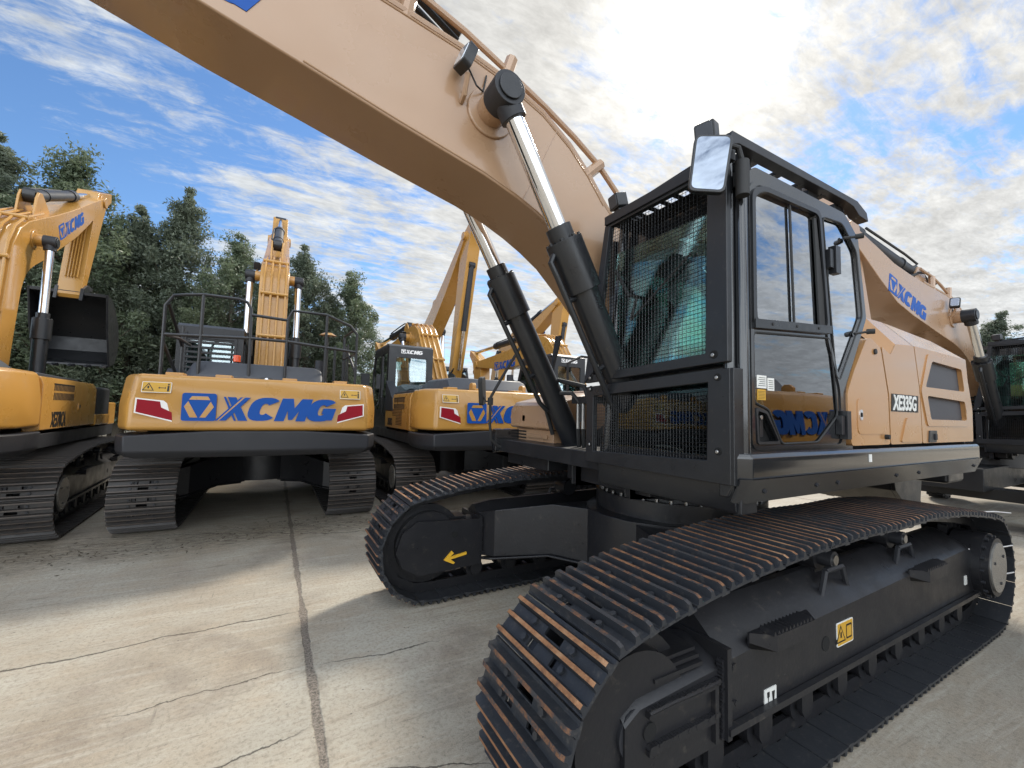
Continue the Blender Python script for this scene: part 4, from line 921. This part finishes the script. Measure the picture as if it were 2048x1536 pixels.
def body_ca(root, railing, right_dark=True, model=True):
    body = 'yellow_paint'
    p = MB(); p.box((-2.5, -1.42, 1.16), (1.10, 1.42, 1.34), 'dark_grey')
    for y in (-.24, .20): p.prism([(-.3, 1.3), (.95, 1.3), (.95, 1.10), (.62, 1.08), (.5, 1.3), (.45, 1.75), (.2, 2.05), (-.1, 2.1), (-.6, 1.5)], 'y', y+(-.12 if y < 0 else .12), y+(-.06 if y < 0 else .18), 'black_paint')
    p.build('deck', root, bevel=.01)
    def plan(k, d): return [(-2.45, 1.46-d), (-3.02, 1.46-d), (-3.36+k, 1.31-d), (-3.42+k, .5), (-3.44+k, 0), (-3.42+k, -.5), (-3.36+k, -1.31+d), (-3.02, -1.46+d), (-2.45, -1.46+d)]
    c = MB(); secs = []
    for z, k, d in ((1.435, .0, 0), (1.75, .0, .0), (2.04, .065, .04), (2.095, .09, .06)): secs.append([(x, y, z) for x, y in plan(k, d)])
    c.loft(secs, body); co = c.build('counterweight', root, bevel=.05, seg=4, angle=40)
    b = MB(); sl = []
    for z, k, d in ((1.115, .06, .08), (1.15, .02, .02), (1.19, -.02, -.01), (1.36, -.025, -.015), (1.436, -.025, -.010)): sl.append([(x, y, z if z < 1.3 or abs(y) < 1.3 else (z if z < 1.43 else 1.38)) for x, y in plan(k, d)])
    b.loft(sl, 'dark_grey'); b.build('counterweight_base', root, bevel=.02, seg=3)
    logo('logo', co, (-3.445, .81, 1.555), (0, -1, 0), (.001, 0, 1), .335, ('blue_paint', body))
    for s in (1, -1):
        warn_decal(co, (-3.372, s*1.20 if s > 0 else -.92, 1.875), (.0 if s < 0 else 0, -1, 0), (.30, 0, 1), .27, .13)
        M = plane_M((-3.385, s*1.23, 1.62), (0, -1, 0), (.02, 0, 1)); r = MB(); fl = lambda P_: [(s*x, y) for x, y in P_]
        pol = [(0, .03), (.02, .17), (.22, .15), (.30, .09), (.33, -.06)] if 1 else 0
        r.prism(fl([(-.015, .02), (-.01, .19), (.24, .165), (.325, .09), (.35, -.085)]), 'z', -.03, .004, 'white_paint', M); r.prism(fl([(0, .03), (.005, .175), (.21, .152), (.225, .085), (.325, .03), (.335, -.065)]), 'z', -.03, .006, 'red_reflector', M)
        r.build('reflector', co)
    for y in (.95, .45, -.3, -.95): 
        l = MB(); l.box((-3.12, y-.09, 2.06), (-2.9, y+.09, 2.135), body); l.build('rail_foot', co, bevel=.01)
    if not railing:
        for y in (.5, -.5): l = MB(); l.prism([(-3.0, 2.05), (-3.0, 2.2), (-2.96, 2.24), (-2.88, 2.24), (-2.84, 2.2), (-2.84, 2.05)], 'y', y-.035, y+.035, body); l.build('lifting_lug', co, bevel=.01)
    # hood
    h = MB(); h.loft([[(x, .95, 2.05), (x, .85, zt-.04), (x, .75, zt), (x, -.62, zt), (x, -.72, zt-.04), (x, -.85, 2.05)] for x, zt in ((-2.78, 2.14), (-2.62, 2.34), (-1.5, 2.36), (-1.0, 2.24))], 'hood_grey'); h.build('engine_hood', root, bevel=.015, seg=3)
    st = MB(); st.prism([(-2.5, 2.02), (-2.4, 2.10), (-.55, 2.08), (-.55, 2.0)], 'y', .95, 1.38, 'hood_grey'); st.build('top_deck', root, bevel=.01); st = MB(); st.prism([(-2.5, 2.02), (-2.4, 2.09), (-.9, 2.07), (-.9, 2.0)], 'y', -1.38, -.85, 'hood_grey')
    st.build('top_deck', root, bevel=.01)
    ex = MB(); ex.cyl((-2.0, -.75, 2.1), (-2.0, -.75, 2.52), .07, 'dark_grey', 16); ex.build('exhaust_stack', root)
    # side panels
    for s in (1, -1):
        x1 = -.62 if s > 0 else -.25
        d = MB(); d.loft([[(x, s*1.36, 1.37), (x, s*1.455, 1.39), (x, s*1.455, 1.95), (x, s*1.42, 2.045), (x, s*1.3, 2.06), (x, s*1.3, 1.37)] for x in (-2.44, x1-.75)], body)
        dd = MB(); dd.loft([[(x, s*1.36, 1.37), (x, s*1.45, 1.39), (x, s*1.45, 1.95), (x, s*1.41, 2.04), (x, s*1.3, 2.06), (x, s*1.3, 1.37)] for x in (x1-.74, x1)], body)
        do = d.build('engine_door', root, bevel=.012); dd.build('side_door', root, bevel=.012)
        g = MB()
        for row in (0, 1):
            for k in range(16): x = -2.10+k*.048; g.prism([(x, 1.88-row*.12), (x+.022, 1.88-row*.12), (x+.030, 1.965-row*.12+.01), (x+.008, 1.965-row*.12+.01)], 'y', s*1.45, s*1.4585, 'void')
        if s > 0:
            for k in range(11): g.box((-1.95, s*1.45, 1.74-k*.028), (-1.52 if k > 4 else -1.25, s*1.4585, 1.752-k*.028), 'void')
        g.build('louvre', do)
        if s < 0:
            t = text_mb('XE370CA', 'decal_black', .27, .003, .006, .10, .46); MB().add(t, plane_M((-2.12, -1.457, 1.42), (1, 0, 0), (0, 0, 1))).build('model_lettering', do, fix=False)
            k = MB(); k.prism(rrect(-1.13, 1.62, -1.04, 1.72, .02), 'y', s*1.45, s*1.464, body); k.box((-1.10, s*1.45-.02, 1.65), (-1.07, s*1.45, 1.70), 'decal_black'); k.build('latch', do)
        else:
            t = text_mb('XE370CA', 'decal_black', .19, .003, .005, .10, .5); MB().add(t, plane_M((-.85, 1.452, 1.44), (-1, 0, 0), (0, 0, 1))).build('model_lettering', do, fix=False)
            q = MB(); q.prism([(-.62, 1.72), (-.62, 2.35), (-1.2, 1.98), (-1.25, 1.72)], 'y', 1.30, 1.468, 'dark_grey'); q.build('corner_panel', root, bevel=.01)
    # fuel tank and front right box
    t = MB(); t.box((-.23, -1.45, 1.36), (.60, -.60, 2.0), 'dark_grey'); t.build('fuel_tank', root, bevel=.05, seg=3)
    t = MB(); t.box((-.23, -1.46, 1.36), (.60, -1.30, 1.55), body); t.box((.62, -1.44, 1.34), (1.1, -.62, 1.75), body); t.build('toolbox', root, bevel=.03, seg=3)
    f = MB(); f.cyl((.15, -1.1, 1.98), (.15, -1.1, 2.06), .07, 'steel', 14); f.build('filler_cap', root)
    iv = MB(); iv.box((-2.44, -1.3, 1.34), (-.6, 1.3, 2.02), 'void'); iv.box((-.6, -.6, 1.34), (.3, .36, 1.75), 'dark_grey'); iv.build('engine_bay', root)
    if railing:
        # pedestrian rails bolted on the counterweight, as in the photograph
        def rail(name, tubes, r=.021):
            m = MB()
            for t_ in tubes: m.tube(t_, r, 'black_paint', 8)
            return m.build(name, root)
        X = -2.75
        L0, L1, Lm = 1.16, .25, .77
        rail('railing', [[(X, -1.16+2.32, 2.1), (X, 1.16, 3.02), (X, 1.08, 3.16), (X, .95, 3.19), (X, .77, 3.22), (X, .37, 3.22), (X, .27, 3.19), (X, .22, 3.10), (X, .20, 2.1)],
              [(X, .77, 2.1), (X, .77, 3.22)], [(X, 1.16, 2.64), (X, .20, 2.69)], [(X, 1.16, 2.64), (X+.6, 1.10, 2.68), (X+1.2, 1.05, 2.66)], [(X, 1.13, 3.05), (X+.9, 1.10, 2.60), (X+.9, 1.10, 2.05)], [(X, 1.16, 2.55), (X+.8, 1.1, 2.10)], [(X+.9, 1.1, 2.1), (X+.9, 1.1, 2.9)]])
        rail('railing', [[(X, -.24, 2.1), (X, -.24, 3.02), (X, -.30, 3.15), (X, -.75, 3.15), (X, -1.10, 3.02), (X, -1.20, 2.90), (X, -1.20, 2.1)], [(X, -.76, 2.1), (X, -.76, 3.15)], [(X, -.24, 2.69), (X, -1.2, 2.62)],
              [(X, .22, 3.02), (X, -.24, 3.0)], [(X, .22, 2.69), (X, -.24, 2.69)], [(X, -1.2, 2.6), (X+1, -1.15, 2.6), (X+1, -1.15, 2.05)], [(X+1, -1.15, 2.6), (X+1, -1.15, 3.0), (X+.1, -1.2, 3.0)], [(X+.5, -.95, 2.05), (X+.5, -.95, 2.75), (X+1.2, -.95, 2.75), (X+1.2, -.95, 2.05)], [(X, -1.2, 2.3), (X+.6, -1.15, 2.7)]])
        lad = MB()
        for x in (X+.5, X+.75): lad.tube([(x, -1.15, 2.05), (x, -1.15, 2.8)], .014, 'black_paint', 6)
        lad.build('ladder', root)
        dm = MB(); dm.tube([(X+.15, -.80, 2.1), (X+.15, -.80, 2.85)], .014, 'rubber', 6); d_ = [((X+.15)+.10*math.cos(a/16*2*math.pi), -.80+.13*math.sin(a/16*2*math.pi)) for a in range(16)]
        dm.loft([[(x, y, 2.86) for x, y in d_], [(X+.15+(x-X-.15)*.5, -.80+(y+.80)*.5, 2.90) for x, y in d_]], 'yellow_paint'); dm.build('rear_mirror', root)
        be = MB(); be.cyl((-.9, .48, 2.5), (-.9, .48, 2.62), .055, 'orange_lens', 18); be.cyl((-.9, .48, 2.3), (-.9, .48, 2.5), .045, 'black_paint', 14); be.build('beacon', root, bevel=.01)
        cm = MB(); cm.prism(roundpoly([(-.09, 0), (.09, 0), (.07, .05), (-.07, .05)], .02), 'x', -2.92, -2.84, 'black_paint', Matrix.Translation((0, -.02, 2.09))); cm.cyl((-2.93, -.02, 2.115), (-2.91, -.02, 2.115), .022, 'lens', 12); cm.build('rear_camera', root)

GRP = 'excavators parked in rows on the concrete yard'
def excavator(label, loc, heading, kind, dl, arm_a, buck_a, scale=1, railing=False, detail=False, shoes=True, w=.7, side_logo=(1,), arm_len=3.0, wheels=False, reach=1.0):
    root = thing('excavator', label, 'excavator', (loc[0], loc[1], 0), R(heading), GRP, scale)
    if wheels:
        for x in (1.35, -1.45):
            for s in (1, -1):
                m = MB(); prof = [(0, .50), (.05, .53), (.26, .53), (.31, .50), (.31, .30), (0, .30)]; secs = []
                for k in range(37):
                    a = 2*math.pi*k/36; secs.append([(r*math.cos(a), y-.15, r*math.sin(a)) for y, r in prof])
                m.loft(secs, 'rubber', cap=False)
                for k in range(24):
                    a = 2*math.pi*k/24; M = Matrix.Rotation(a, 4, 'Y'); m.box((.51, -.14, -.03), (.555, .15, .03), 'rubber', M)
                m.cyl((0, -.05, 0), (0, .08, 0), .30, 'black_paint', 24); m.cyl((0, -.1, 0), (0, .14, 0), .12, 'dark_grey', 16)
                o = m.build('wheel', root); o.location = (x, s*1.05, .555)
        m = MB(); m.box((-2.0, -.45, .62), (2.0, .45, 1.0), 'black_paint'); m.box((1.2, -.9, .45), (1.5, .9, .65), 'black_paint'); m.box((-1.6, -.9, .45), (-1.3, .9, .65), 'black_paint'); m.cyl((0, 0, .95), (0, 0, 1.34), .66, 'frame_paint', 40); m.build('chassis', root, bevel=.01)
    else: undercarriage(root, 'new' if kind == 'g' else 'old', w, shoes)
    body = 'tan_paint' if kind == 'g' else 'yellow_paint'
    if kind == 'g': body_g(root, body, detail); cab_g(root, body, detail)
    else: body_ca(root, railing); cab_ca(root, not railing)
    boomset(root, body, dl, arm_a, buck_a, side_logo=side_logo, pipes='ca' if kind != 'g' else 'g', detail=detail, arm_len=arm_len, reach=reach)
    return root

main = excavator('large tan excavator in the foreground with caged black cab and rust topped track shoes', (0, 0), 0, 'g', 0, 262, 150, detail=True, w=.6, arm_len=2.9)
# near track extras of the main machine
fr = [c for c in main.children if c.name.startswith('track_frame')][0]
w_ = warn_decal(fr, (.50, .202, .47), (-1, 0, 0), (0, 0, 1), .19, .13, person=False)
s_ = MB(); M = plane_M((1.21, .202, .36), (-1, 0, 0), (0, 0, 1)); s_.prism(rrect(0, 0, .10, .085, .004), 'z', -.004, .002, 'decal_white', M); s_.box((.02, .045, 0), (.04, .07, .003), 'decal_black', M); s_.box((.027, .012, 0), (.033, .05, .003), 'decal_black', M); s_.prism([(.06, .065), (.085, .065), (.078, .02), (.066, .02)], 'z', 0, .003, 'decal_black', M)
s_.build('lifting_sticker', fr, fix=False)
s2 = MB(); M = plane_M((-1.58, .202, .45), (-1, 0, 0), (0, 0, 1)); s2.prism(rrect(0, 0, .055, .07, .004), 'z', -.004, .002, 'decal_white', M); s2.build('lifting_sticker', fr, fix=False)
tw = MB()
for z0, z1 in ((1.02, .97), (.72, .69), (.50, .46)): tw.tube([(-1.72, .16, z0-.02), (-1.95, .30, z0-.0), (-2.38, .31, z1)], .0055, 'white_paint', 6)
tw.build('cable_tie', fr)
# yellow arrow on the inner face of the far track
fr2 = [c for c in main.children if c.name.startswith('track_frame')][1]
a_ = MB(); M = plane_M((1.66, -.2, .45), (-1, 0, 0), (0, 0, 1)); M = plane_M((1.66, -.228, .37), (1, 0, 0), (0, 0, 1))
a_.prism([(0, .015), (.16, -.01), (.115, -.045), (.135, -.055), (.225, -.01), (.15, .065), (.13, .045), (.165, .012), (0, .038)], 'z', -.012, .012, 'arrow_paint', M); a_.build('travel_arrow', fr2)

excavator('yellow excavator with pedestrian railings, beacon and blue lettering across its square rear', (3.47, -6.9), -90, 'ca', 36, 285, 0, railing=True, side_logo=(1,-1))
excavator('bright yellow excavator at the left edge showing its louvred right side and model number', (7.36, -6.85), -87, 'ca', 37, 254, -8, side_logo=(-1,), arm_len=2.7)
excavator('yellow excavator without railings, third in the rear row, white lettering on its cab back', (-.15, -6.9), -90, 'ca', 5, 262, 20, arm_len=2.4)
excavator('yellow excavator half hidden behind the big boom cylinders, fourth in the rear row', (-3.75, -5.95), -90, 'ca', 4, 262, 20, arm_len=2.4)
excavator('excavator with tall narrow raised boom and arm forming a peak behind the rear row', (-2.95, -17.0), 91, 'ca', 42, 258, 0, scale=1.2, arm_len=4.8, shoes=False)
excavator('excavator with raised boom peak partly hidden behind the foreground boom', (-7.3, -18.3), 96, 'ca', 30, 262, 0, scale=1.1, arm_len=4.2, shoes=False)
excavator('tan wheeled excavator behind the foreground machine, its boom over the tan hood', (-8.95, -.02), 0, 'g', -6, 248, -20, wheels=True, arm_len=2.0, w=.6, reach=.65)
excavator('yellow excavator reflected in the door glass of the foreground cab', (-2.5, 6.25), 90, 'ca', 32, 285, 0, shoes=True)

# ---------------------------------------------------------------- ground
g = MB(); g.box((-300, -300, -.5), (300, 300, 0), 'concrete'); go = g.build('ground'); go['kind'] = 'structure'; go['label'] = 'pale cracked concrete yard'; 
e = MB(); e.prism([(-60, -15.5), (60, -15.5), (60, -90), (-60, -90)], 'z', -.1, .02, 'earth'); e = e.build('earth_verge'); e['kind'] = 'structure'
# leaf litter
lt = MB(); rnd = random.Random(3)
for i in range(900):
    x = rnd.uniform(.5, 8.5); y = -4.15+rnd.gauss(0, .28)+(.25*math.sin(x*1.7)); a = rnd.uniform(0, 6.28); L_ = rnd.uniform(.008, .03); w = L_*.35
    if rnd.random() < .04: L_ *= 4; w = .006
    M = Matrix.Translation((x, y, .006)) @ Matrix.Rotation(a, 4, 'Z') @ Matrix.Rotation(rnd.uniform(-.4, .4), 4, 'X')
    lt.v += [M @ Vector(p) for p in ((-L_, 0, 0), (0, -w, 0), (L_, 0, .003), (0, w, 0))]; n = len(lt.v)-4; lt.face([n, n+1, n+2, n+3], 'leaf_litter')
tag(lt.build('leaf_litter', fix=False), 'dry leaf litter scattered behind the rear row of tracks', 'leaf litter', kind='stuff')

# ---------------------------------------------------------------- trees
def tree_meshes(seed, H, Rr, n, leaf):
    rnd = random.Random(seed); t = MB(); limbs = []
    pts = [(0, 0, 0)]; 
    for i in range(1, 7): pts.append((rnd.gauss(0, .08)*i*.4, rnd.gauss(0, .08)*i*.4, H*i/6*.96))
    t.tube(pts, [.16*(1-i/7)+.01 for i in range(7)], 'bark', 8)
    def trunk(z): f = min(5.999, z/(H*.96)*6); i = int(f); a, b = Vector(pts[i]), Vector(pts[i+1]); return a.lerp(b, f-i)
    clusters = []
    nl = int(34+H*3)
    for k in range(nl):
        f = (k+rnd.random())/nl; z = H*(.08+.86*f); a = k*2.4+rnd.uniform(-.5, .5)
        rad = Rr*(math.sin(math.pi*min(1, (f*.93+.18)))**.75)*(1-f*.35)*rnd.uniform(.65, 1.2)+.15
        b = trunk(z); e = b+Vector((math.cos(a)*rad, math.sin(a)*rad, rad*rnd.uniform(.35, .95)))
        mid = b.lerp(e, .5)+Vector((0, 0, -.06*rad)); t.tube([b, mid, e], [.035*(1.2-f), .02, .006], 'bark', 5)
        m = max(4, int(rad*5))
        for j in range(m):
            f_ = rnd.uniform(.3, 1.12); q = b.lerp(e, f_); q += Vector((rnd.gauss(0, .24), rnd.gauss(0, .24), rnd.gauss(-.05, .26))); clusters.append((q, rnd.uniform(.14, .50)))
        clusters.append((e, .25)); clusters.append((e+Vector((0, 0, .2)), .2))
    for j in range(10): clusters.append((Vector(pts[-1])+Vector((rnd.gauss(0, .1), rnd.gauss(0, .1), rnd.uniform(-.5, .6))), .16))
    c = MB(); per = max(1, n//len(clusters)); mi = leaf
    vs = []; fs = []
    for q, r in clusters:
        for j in range(per):
            d = Vector((rnd.gauss(0, 1), rnd.gauss(0, 1), rnd.gauss(0, .9))).normalized()*(r*rnd.random()**.5)
            p = q+d; ax = Vector((rnd.gauss(0, 1), rnd.gauss(0, 1), rnd.gauss(-.5, .9))).normalized(); s = ax.cross(Vector((rnd.gauss(0, 1), rnd.gauss(0, 1), rnd.gauss(0, 1)))).normalized()
            L_ = rnd.uniform(.06, .14); W_ = L_*.20; k = len(vs); vs += [p-ax*L_*.6, p+s*W_, p+ax*L_*.6, p-s*W_]; fs.append((k, k+1, k+2, k+3))
    c.v = vs; c.f = fs; c.m = [0]*len(fs); c.mats = [leaf]
    return t.mesh('trunk', 60), c.mesh('crown', 180, False)
TM = [tree_meshes(11, 9.0, 1.9, 52000, 'leaf_dark'), tree_meshes(12, 9.0, 1.7, 52000, 'leaf_dark'), tree_meshes(13, 9.0, 2.1, 52000, 'leaf_green')]
def tree(label, x, y, h, k, rz, wd=1., group='trees standing behind the rear row'):
    r = thing('leafy_tree', label, 'tree', (x, y, 0), rz, group); s = h/9.0; r.scale = (s*wd, s*wd, s)
    link_mesh('trunk', TM[k][0], r); link_mesh('crown', TM[k][1], r)
place = [(14.0, -16.4, 10.2, 0, 1.0, 'tallest tree at the left edge of the picture'), (11.5, -16.8, 10.2, 1, 1.1, 'tree with a pointed top left of the bent yellow boom'),
 (9.6, -17.0, 10.2, 2, 1.2, 'bushy tree right behind the bent yellow boom tip'), (8.1, -17.2, 8.8, 0, 1.1, 'shorter tree between the two leftmost booms'),
 (6.9, -17.4, 9.9, 1, .95, 'narrow pointed tree left of the machine with railings'), (5.0, -17.2, 8.5, 2, 1.05, 'tree just left of the upright boom'),
 (3.5, -18.4, 8.2, 0, 1.0, 'tree hidden behind the upright boom'), (2.3, -17.6, 8.6, 1, 1.1, 'broad tree just right of the upright boom'),
 (.5, -18.0, 8.0, 2, 1.05, 'last tall tree at the right end of the left tree line')]
for i, (x, y, h, k, wd, lb) in enumerate(place): tree(lb, x, y, h, k, i*1.3, wd)
for i, (x, h, lb) in enumerate(((13.0, 8.5, 'low'), (10.4, 8.0, 'round'), (8.9, 7.2, 'shaded'), (6.0, 6.8, 'small'), (4.3, 6.6, 'thin'), (1.4, 6.3, 'open'))):
    tree('%s tree in the second line, %s' % (lb, ('furthest left', 'behind the bent boom', 'left of the pointed tree', 'right of the pointed tree', 'behind the railings', 'near the right end')[i]), x, -19.8, h, i % 3, 2+i, 1.25)
for i, (x, y, h, lb) in enumerate(((-4.9, -26, 5.6, 'distant low tree just right of the tall arm'), (-2.7, -30, 4.6, 'distant low tree left of the tall arm'), (-7.2, -27, 5.4, 'distant tree behind the lettered boom'), (-.8, -26, 4.2, 'small far tree beside the ribbed boom'))): tree(lb, x, y, h, i % 3, i, 1.3)
for i, (x, y, h, lb) in enumerate(((-25, -4.6, 6.0, 'tree behind the wheeled machine, nearest its cylinder'), (-25, -3.0, 6.6, 'tree at the right edge above the wheeled machine cab'), (-29, -7.5, 6.0, 'far tree behind the wheeled machine boom'), (-30, 5, 7.5, 'far tree beyond the right edge'))): tree(lb, x, y, h, (i+2) % 3, i, 1.3)

# ---------------------------------------------------------------- world
SUN = Vector((-.61, -.44, .66)).normalized()
w = bpy.data.worlds.new('World'); SC.world = w; w.use_nodes = True; nt = w.node_tree; nt.nodes.clear(); L = nt.links.new
out = nd(nt, 'ShaderNodeOutputWorld'); bg = nd(nt, 'ShaderNodeBackground', Strength=.10)
sky = nd(nt, 'ShaderNodeTexSky', _sky_type='NISHITA', _sun_disc=False); sky.sun_elevation = math.asin(SUN.z); sky.sun_rotation = math.atan2(SUN.x, SUN.y)
sky.air_density = 1.0; sky.dust_density = .2; sky.ozone_density = 2.0
tc = nd(nt, 'ShaderNodeTexCoord'); D = tc.outputs['Generated']
def M(op, a, b_=None, c=None, clamp=False):
    n = nt.nodes.new('ShaderNodeMath'); n.operation = op; n.use_clamp = clamp
    for i, v in enumerate((a, b_, c)):
        if v is None: continue
        if hasattr(v, 'links'): L(v, n.inputs[i])
        else: n.inputs[i].default_value = v
    return n.outputs[0]
def RG(v, a, b_, c=0., d=1., sm=False):
    n = nd(nt, 'ShaderNodeMapRange'); n.inputs[1].default_value = a; n.inputs[2].default_value = b_; n.inputs[3].default_value = c; n.inputs[4].default_value = d
    if sm: n.interpolation_type = 'SMOOTHSTEP'
    L(v, n.inputs[0]); return n.outputs[0]
sp = nd(nt, 'ShaderNodeSeparateXYZ'); L(D, sp.inputs[0])
zz = M('ADD', M('MAXIMUM', sp.outputs[2], 0.0), .10)
cb = nd(nt, 'ShaderNodeCombineXYZ'); L(M('DIVIDE', sp.outputs[0], zz), cb.inputs[0]); L(M('DIVIDE', sp.outputs[1], zz), cb.inputs[1])
def CN(scale, detail, rough, rot=0, sc=(1, 1, 1), off=(0, 0, 0), dist=0):
    mp = nd(nt, 'ShaderNodeMapping'); mp.inputs['Rotation'].default_value = (0, 0, R(rot)); mp.inputs['Scale'].default_value = sc; mp.inputs['Location'].default_value = off
    L(cb.outputs[0], mp.inputs[0]); n = nd(nt, 'ShaderNodeTexNoise', Scale=scale, Detail=detail, Roughness=rough, Distortion=dist); L(mp.outputs[0], n.inputs['Vector']); return n.outputs['Fac']
dt = nd(nt, 'ShaderNodeVectorMath', _operation='DOT_PRODUCT'); L(D, dt.inputs[0]); dt.inputs[1].default_value = tuple(SUN); near = dt.outputs['Value']
nearR = RG(near, .45, 1.0, 0, 1)
rot = 35
big = CN(1.1, 4, .55, rot, (1, .55, 1), (3.1, 1.7, 0)); wisp = CN(3.2, 12, .66, rot, (.7, 2.6, 1), (1.3, 4.2, 0), .5); puff = CN(11.0, 12, .68, 20, (1, 1.5, 1), (5.2, .4, 0), .5)
den = M('ADD', M('ADD', M('MULTIPLY', big, .95), M('MULTIPLY', wisp, .60)), M('ADD', M('MULTIPLY', puff, .42), M('MULTIPLY', nearR, .17)))
hor = RG(sp.outputs[2], 0, .35, .14, 0)
den = M('ADD', den, hor); qb = nd(nt, 'ShaderNodeVectorMath', _operation='DOT_PRODUCT'); L(D, qb.inputs[0]); qb.inputs[1].default_value = (.1, .99, 0); den = M('ADD', den, RG(qb.outputs['Value'], 0, .4, 0, .13))
cov = RG(den, .94, 1.18, 0, 1, True)
# cloud radiance: brighter where the sun shines through
shade = M('MULTIPLY', RG(CN(5.0, 8, .60, 20, (1, 1.4, 1), (2.0, 7.7, 0), .3), .32, .66, .80, 1.10), RG(CN(22.0, 9, .66, 32, (.8, 1.9, 1), (6.0, 1.7, 0), .4), .34, .64, .89, 1.08))
nm = M('MAXIMUM', near, 0.0); glow = M('ADD', M('MULTIPLY', M('POWER', nm, 110), 6.0), M('ADD', M('MULTIPLY', M('POWER', nm, 16), .35), M('MULTIPLY', M('POWER', nm, 1500), 60.0)))
CB = 4.9
cc = nd(nt, 'ShaderNodeMix', _data_type='RGBA'); cc.inputs[6].default_value = (.88, .94, 1.0, 1); cc.inputs[7].default_value = (1.0, .98, .93, 1); L(RG(near, .55, .98), cc.inputs[0])
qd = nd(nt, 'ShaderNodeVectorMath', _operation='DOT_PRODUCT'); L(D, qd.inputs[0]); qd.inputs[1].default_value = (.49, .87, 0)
back_fill = RG(qd.outputs['Value'], -.05, .55, 1.0, 4.4, True)       # extra brightness for unseen clouds behind the camera, added to fill shaded faces
br = M('MULTIPLY', M('MULTIPLY', M('ADD', CB, glow), shade), back_fill)
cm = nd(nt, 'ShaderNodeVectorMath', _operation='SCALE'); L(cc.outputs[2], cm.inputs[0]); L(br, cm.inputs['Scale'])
skt = nd(nt, 'ShaderNodeMix', _data_type='RGBA'); skt.blend_type = 'MULTIPLY'; skt.inputs[0].default_value = 1; skt.inputs[7].default_value = (.68, .86, 1.02, 1); L(sky.outputs[0], skt.inputs[6])
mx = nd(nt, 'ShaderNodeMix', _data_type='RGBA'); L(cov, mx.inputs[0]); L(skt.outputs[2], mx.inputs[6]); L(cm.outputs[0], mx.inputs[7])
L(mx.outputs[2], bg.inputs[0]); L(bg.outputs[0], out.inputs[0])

ld = bpy.data.lights.new('sun', 'SUN'); ld.energy = 2.45; ld.angle = R(9); ld.color = (1, .93, .82); lo = bpy.data.objects.new('sun', ld); COL.objects.link(lo)
lo.rotation_euler = SUN.to_track_quat('Z', 'Y').to_euler(); lo.location = SUN*40

# ---------------------------------------------------------------- camera
C = Vector((3.3354, 2.7305, 1.7504)); yaw, pit, rol, f = -2.0826, .0667, .0247, 842.
fw = Vector((math.cos(yaw)*math.cos(pit), math.sin(yaw)*math.cos(pit), math.sin(pit))); r = Vector((math.sin(yaw), -math.cos(yaw), 0)); u = r.cross(fw)
r2 = r*math.cos(rol)+u*math.sin(rol); u2 = -r*math.sin(rol)+u*math.cos(rol)
cd = bpy.data.cameras.new('camera'); cd.sensor_width = 36; cd.lens = f/2048*36; cd.clip_end = 2000; cd.clip_start = .05
co = bpy.data.objects.new('camera', cd); COL.objects.link(co); co.matrix_world = Matrix(((r2.x, u2.x, -fw.x, C.x), (r2.y, u2.y, -fw.y, C.y), (r2.z, u2.z, -fw.z, C.z), (0, 0, 0, 1)))
SC.camera = co
SC.view_settings.view_transform = 'Standard'; SC.view_settings.look = 'None'; SC.view_settings.gamma = 1; SC.view_settings.exposure = .80
SC.cycles.max_bounces = 8; SC.cycles.transparent_max_bounces = 24; SC.cycles.caustics_reflective = False; SC.cycles.caustics_refractive = False
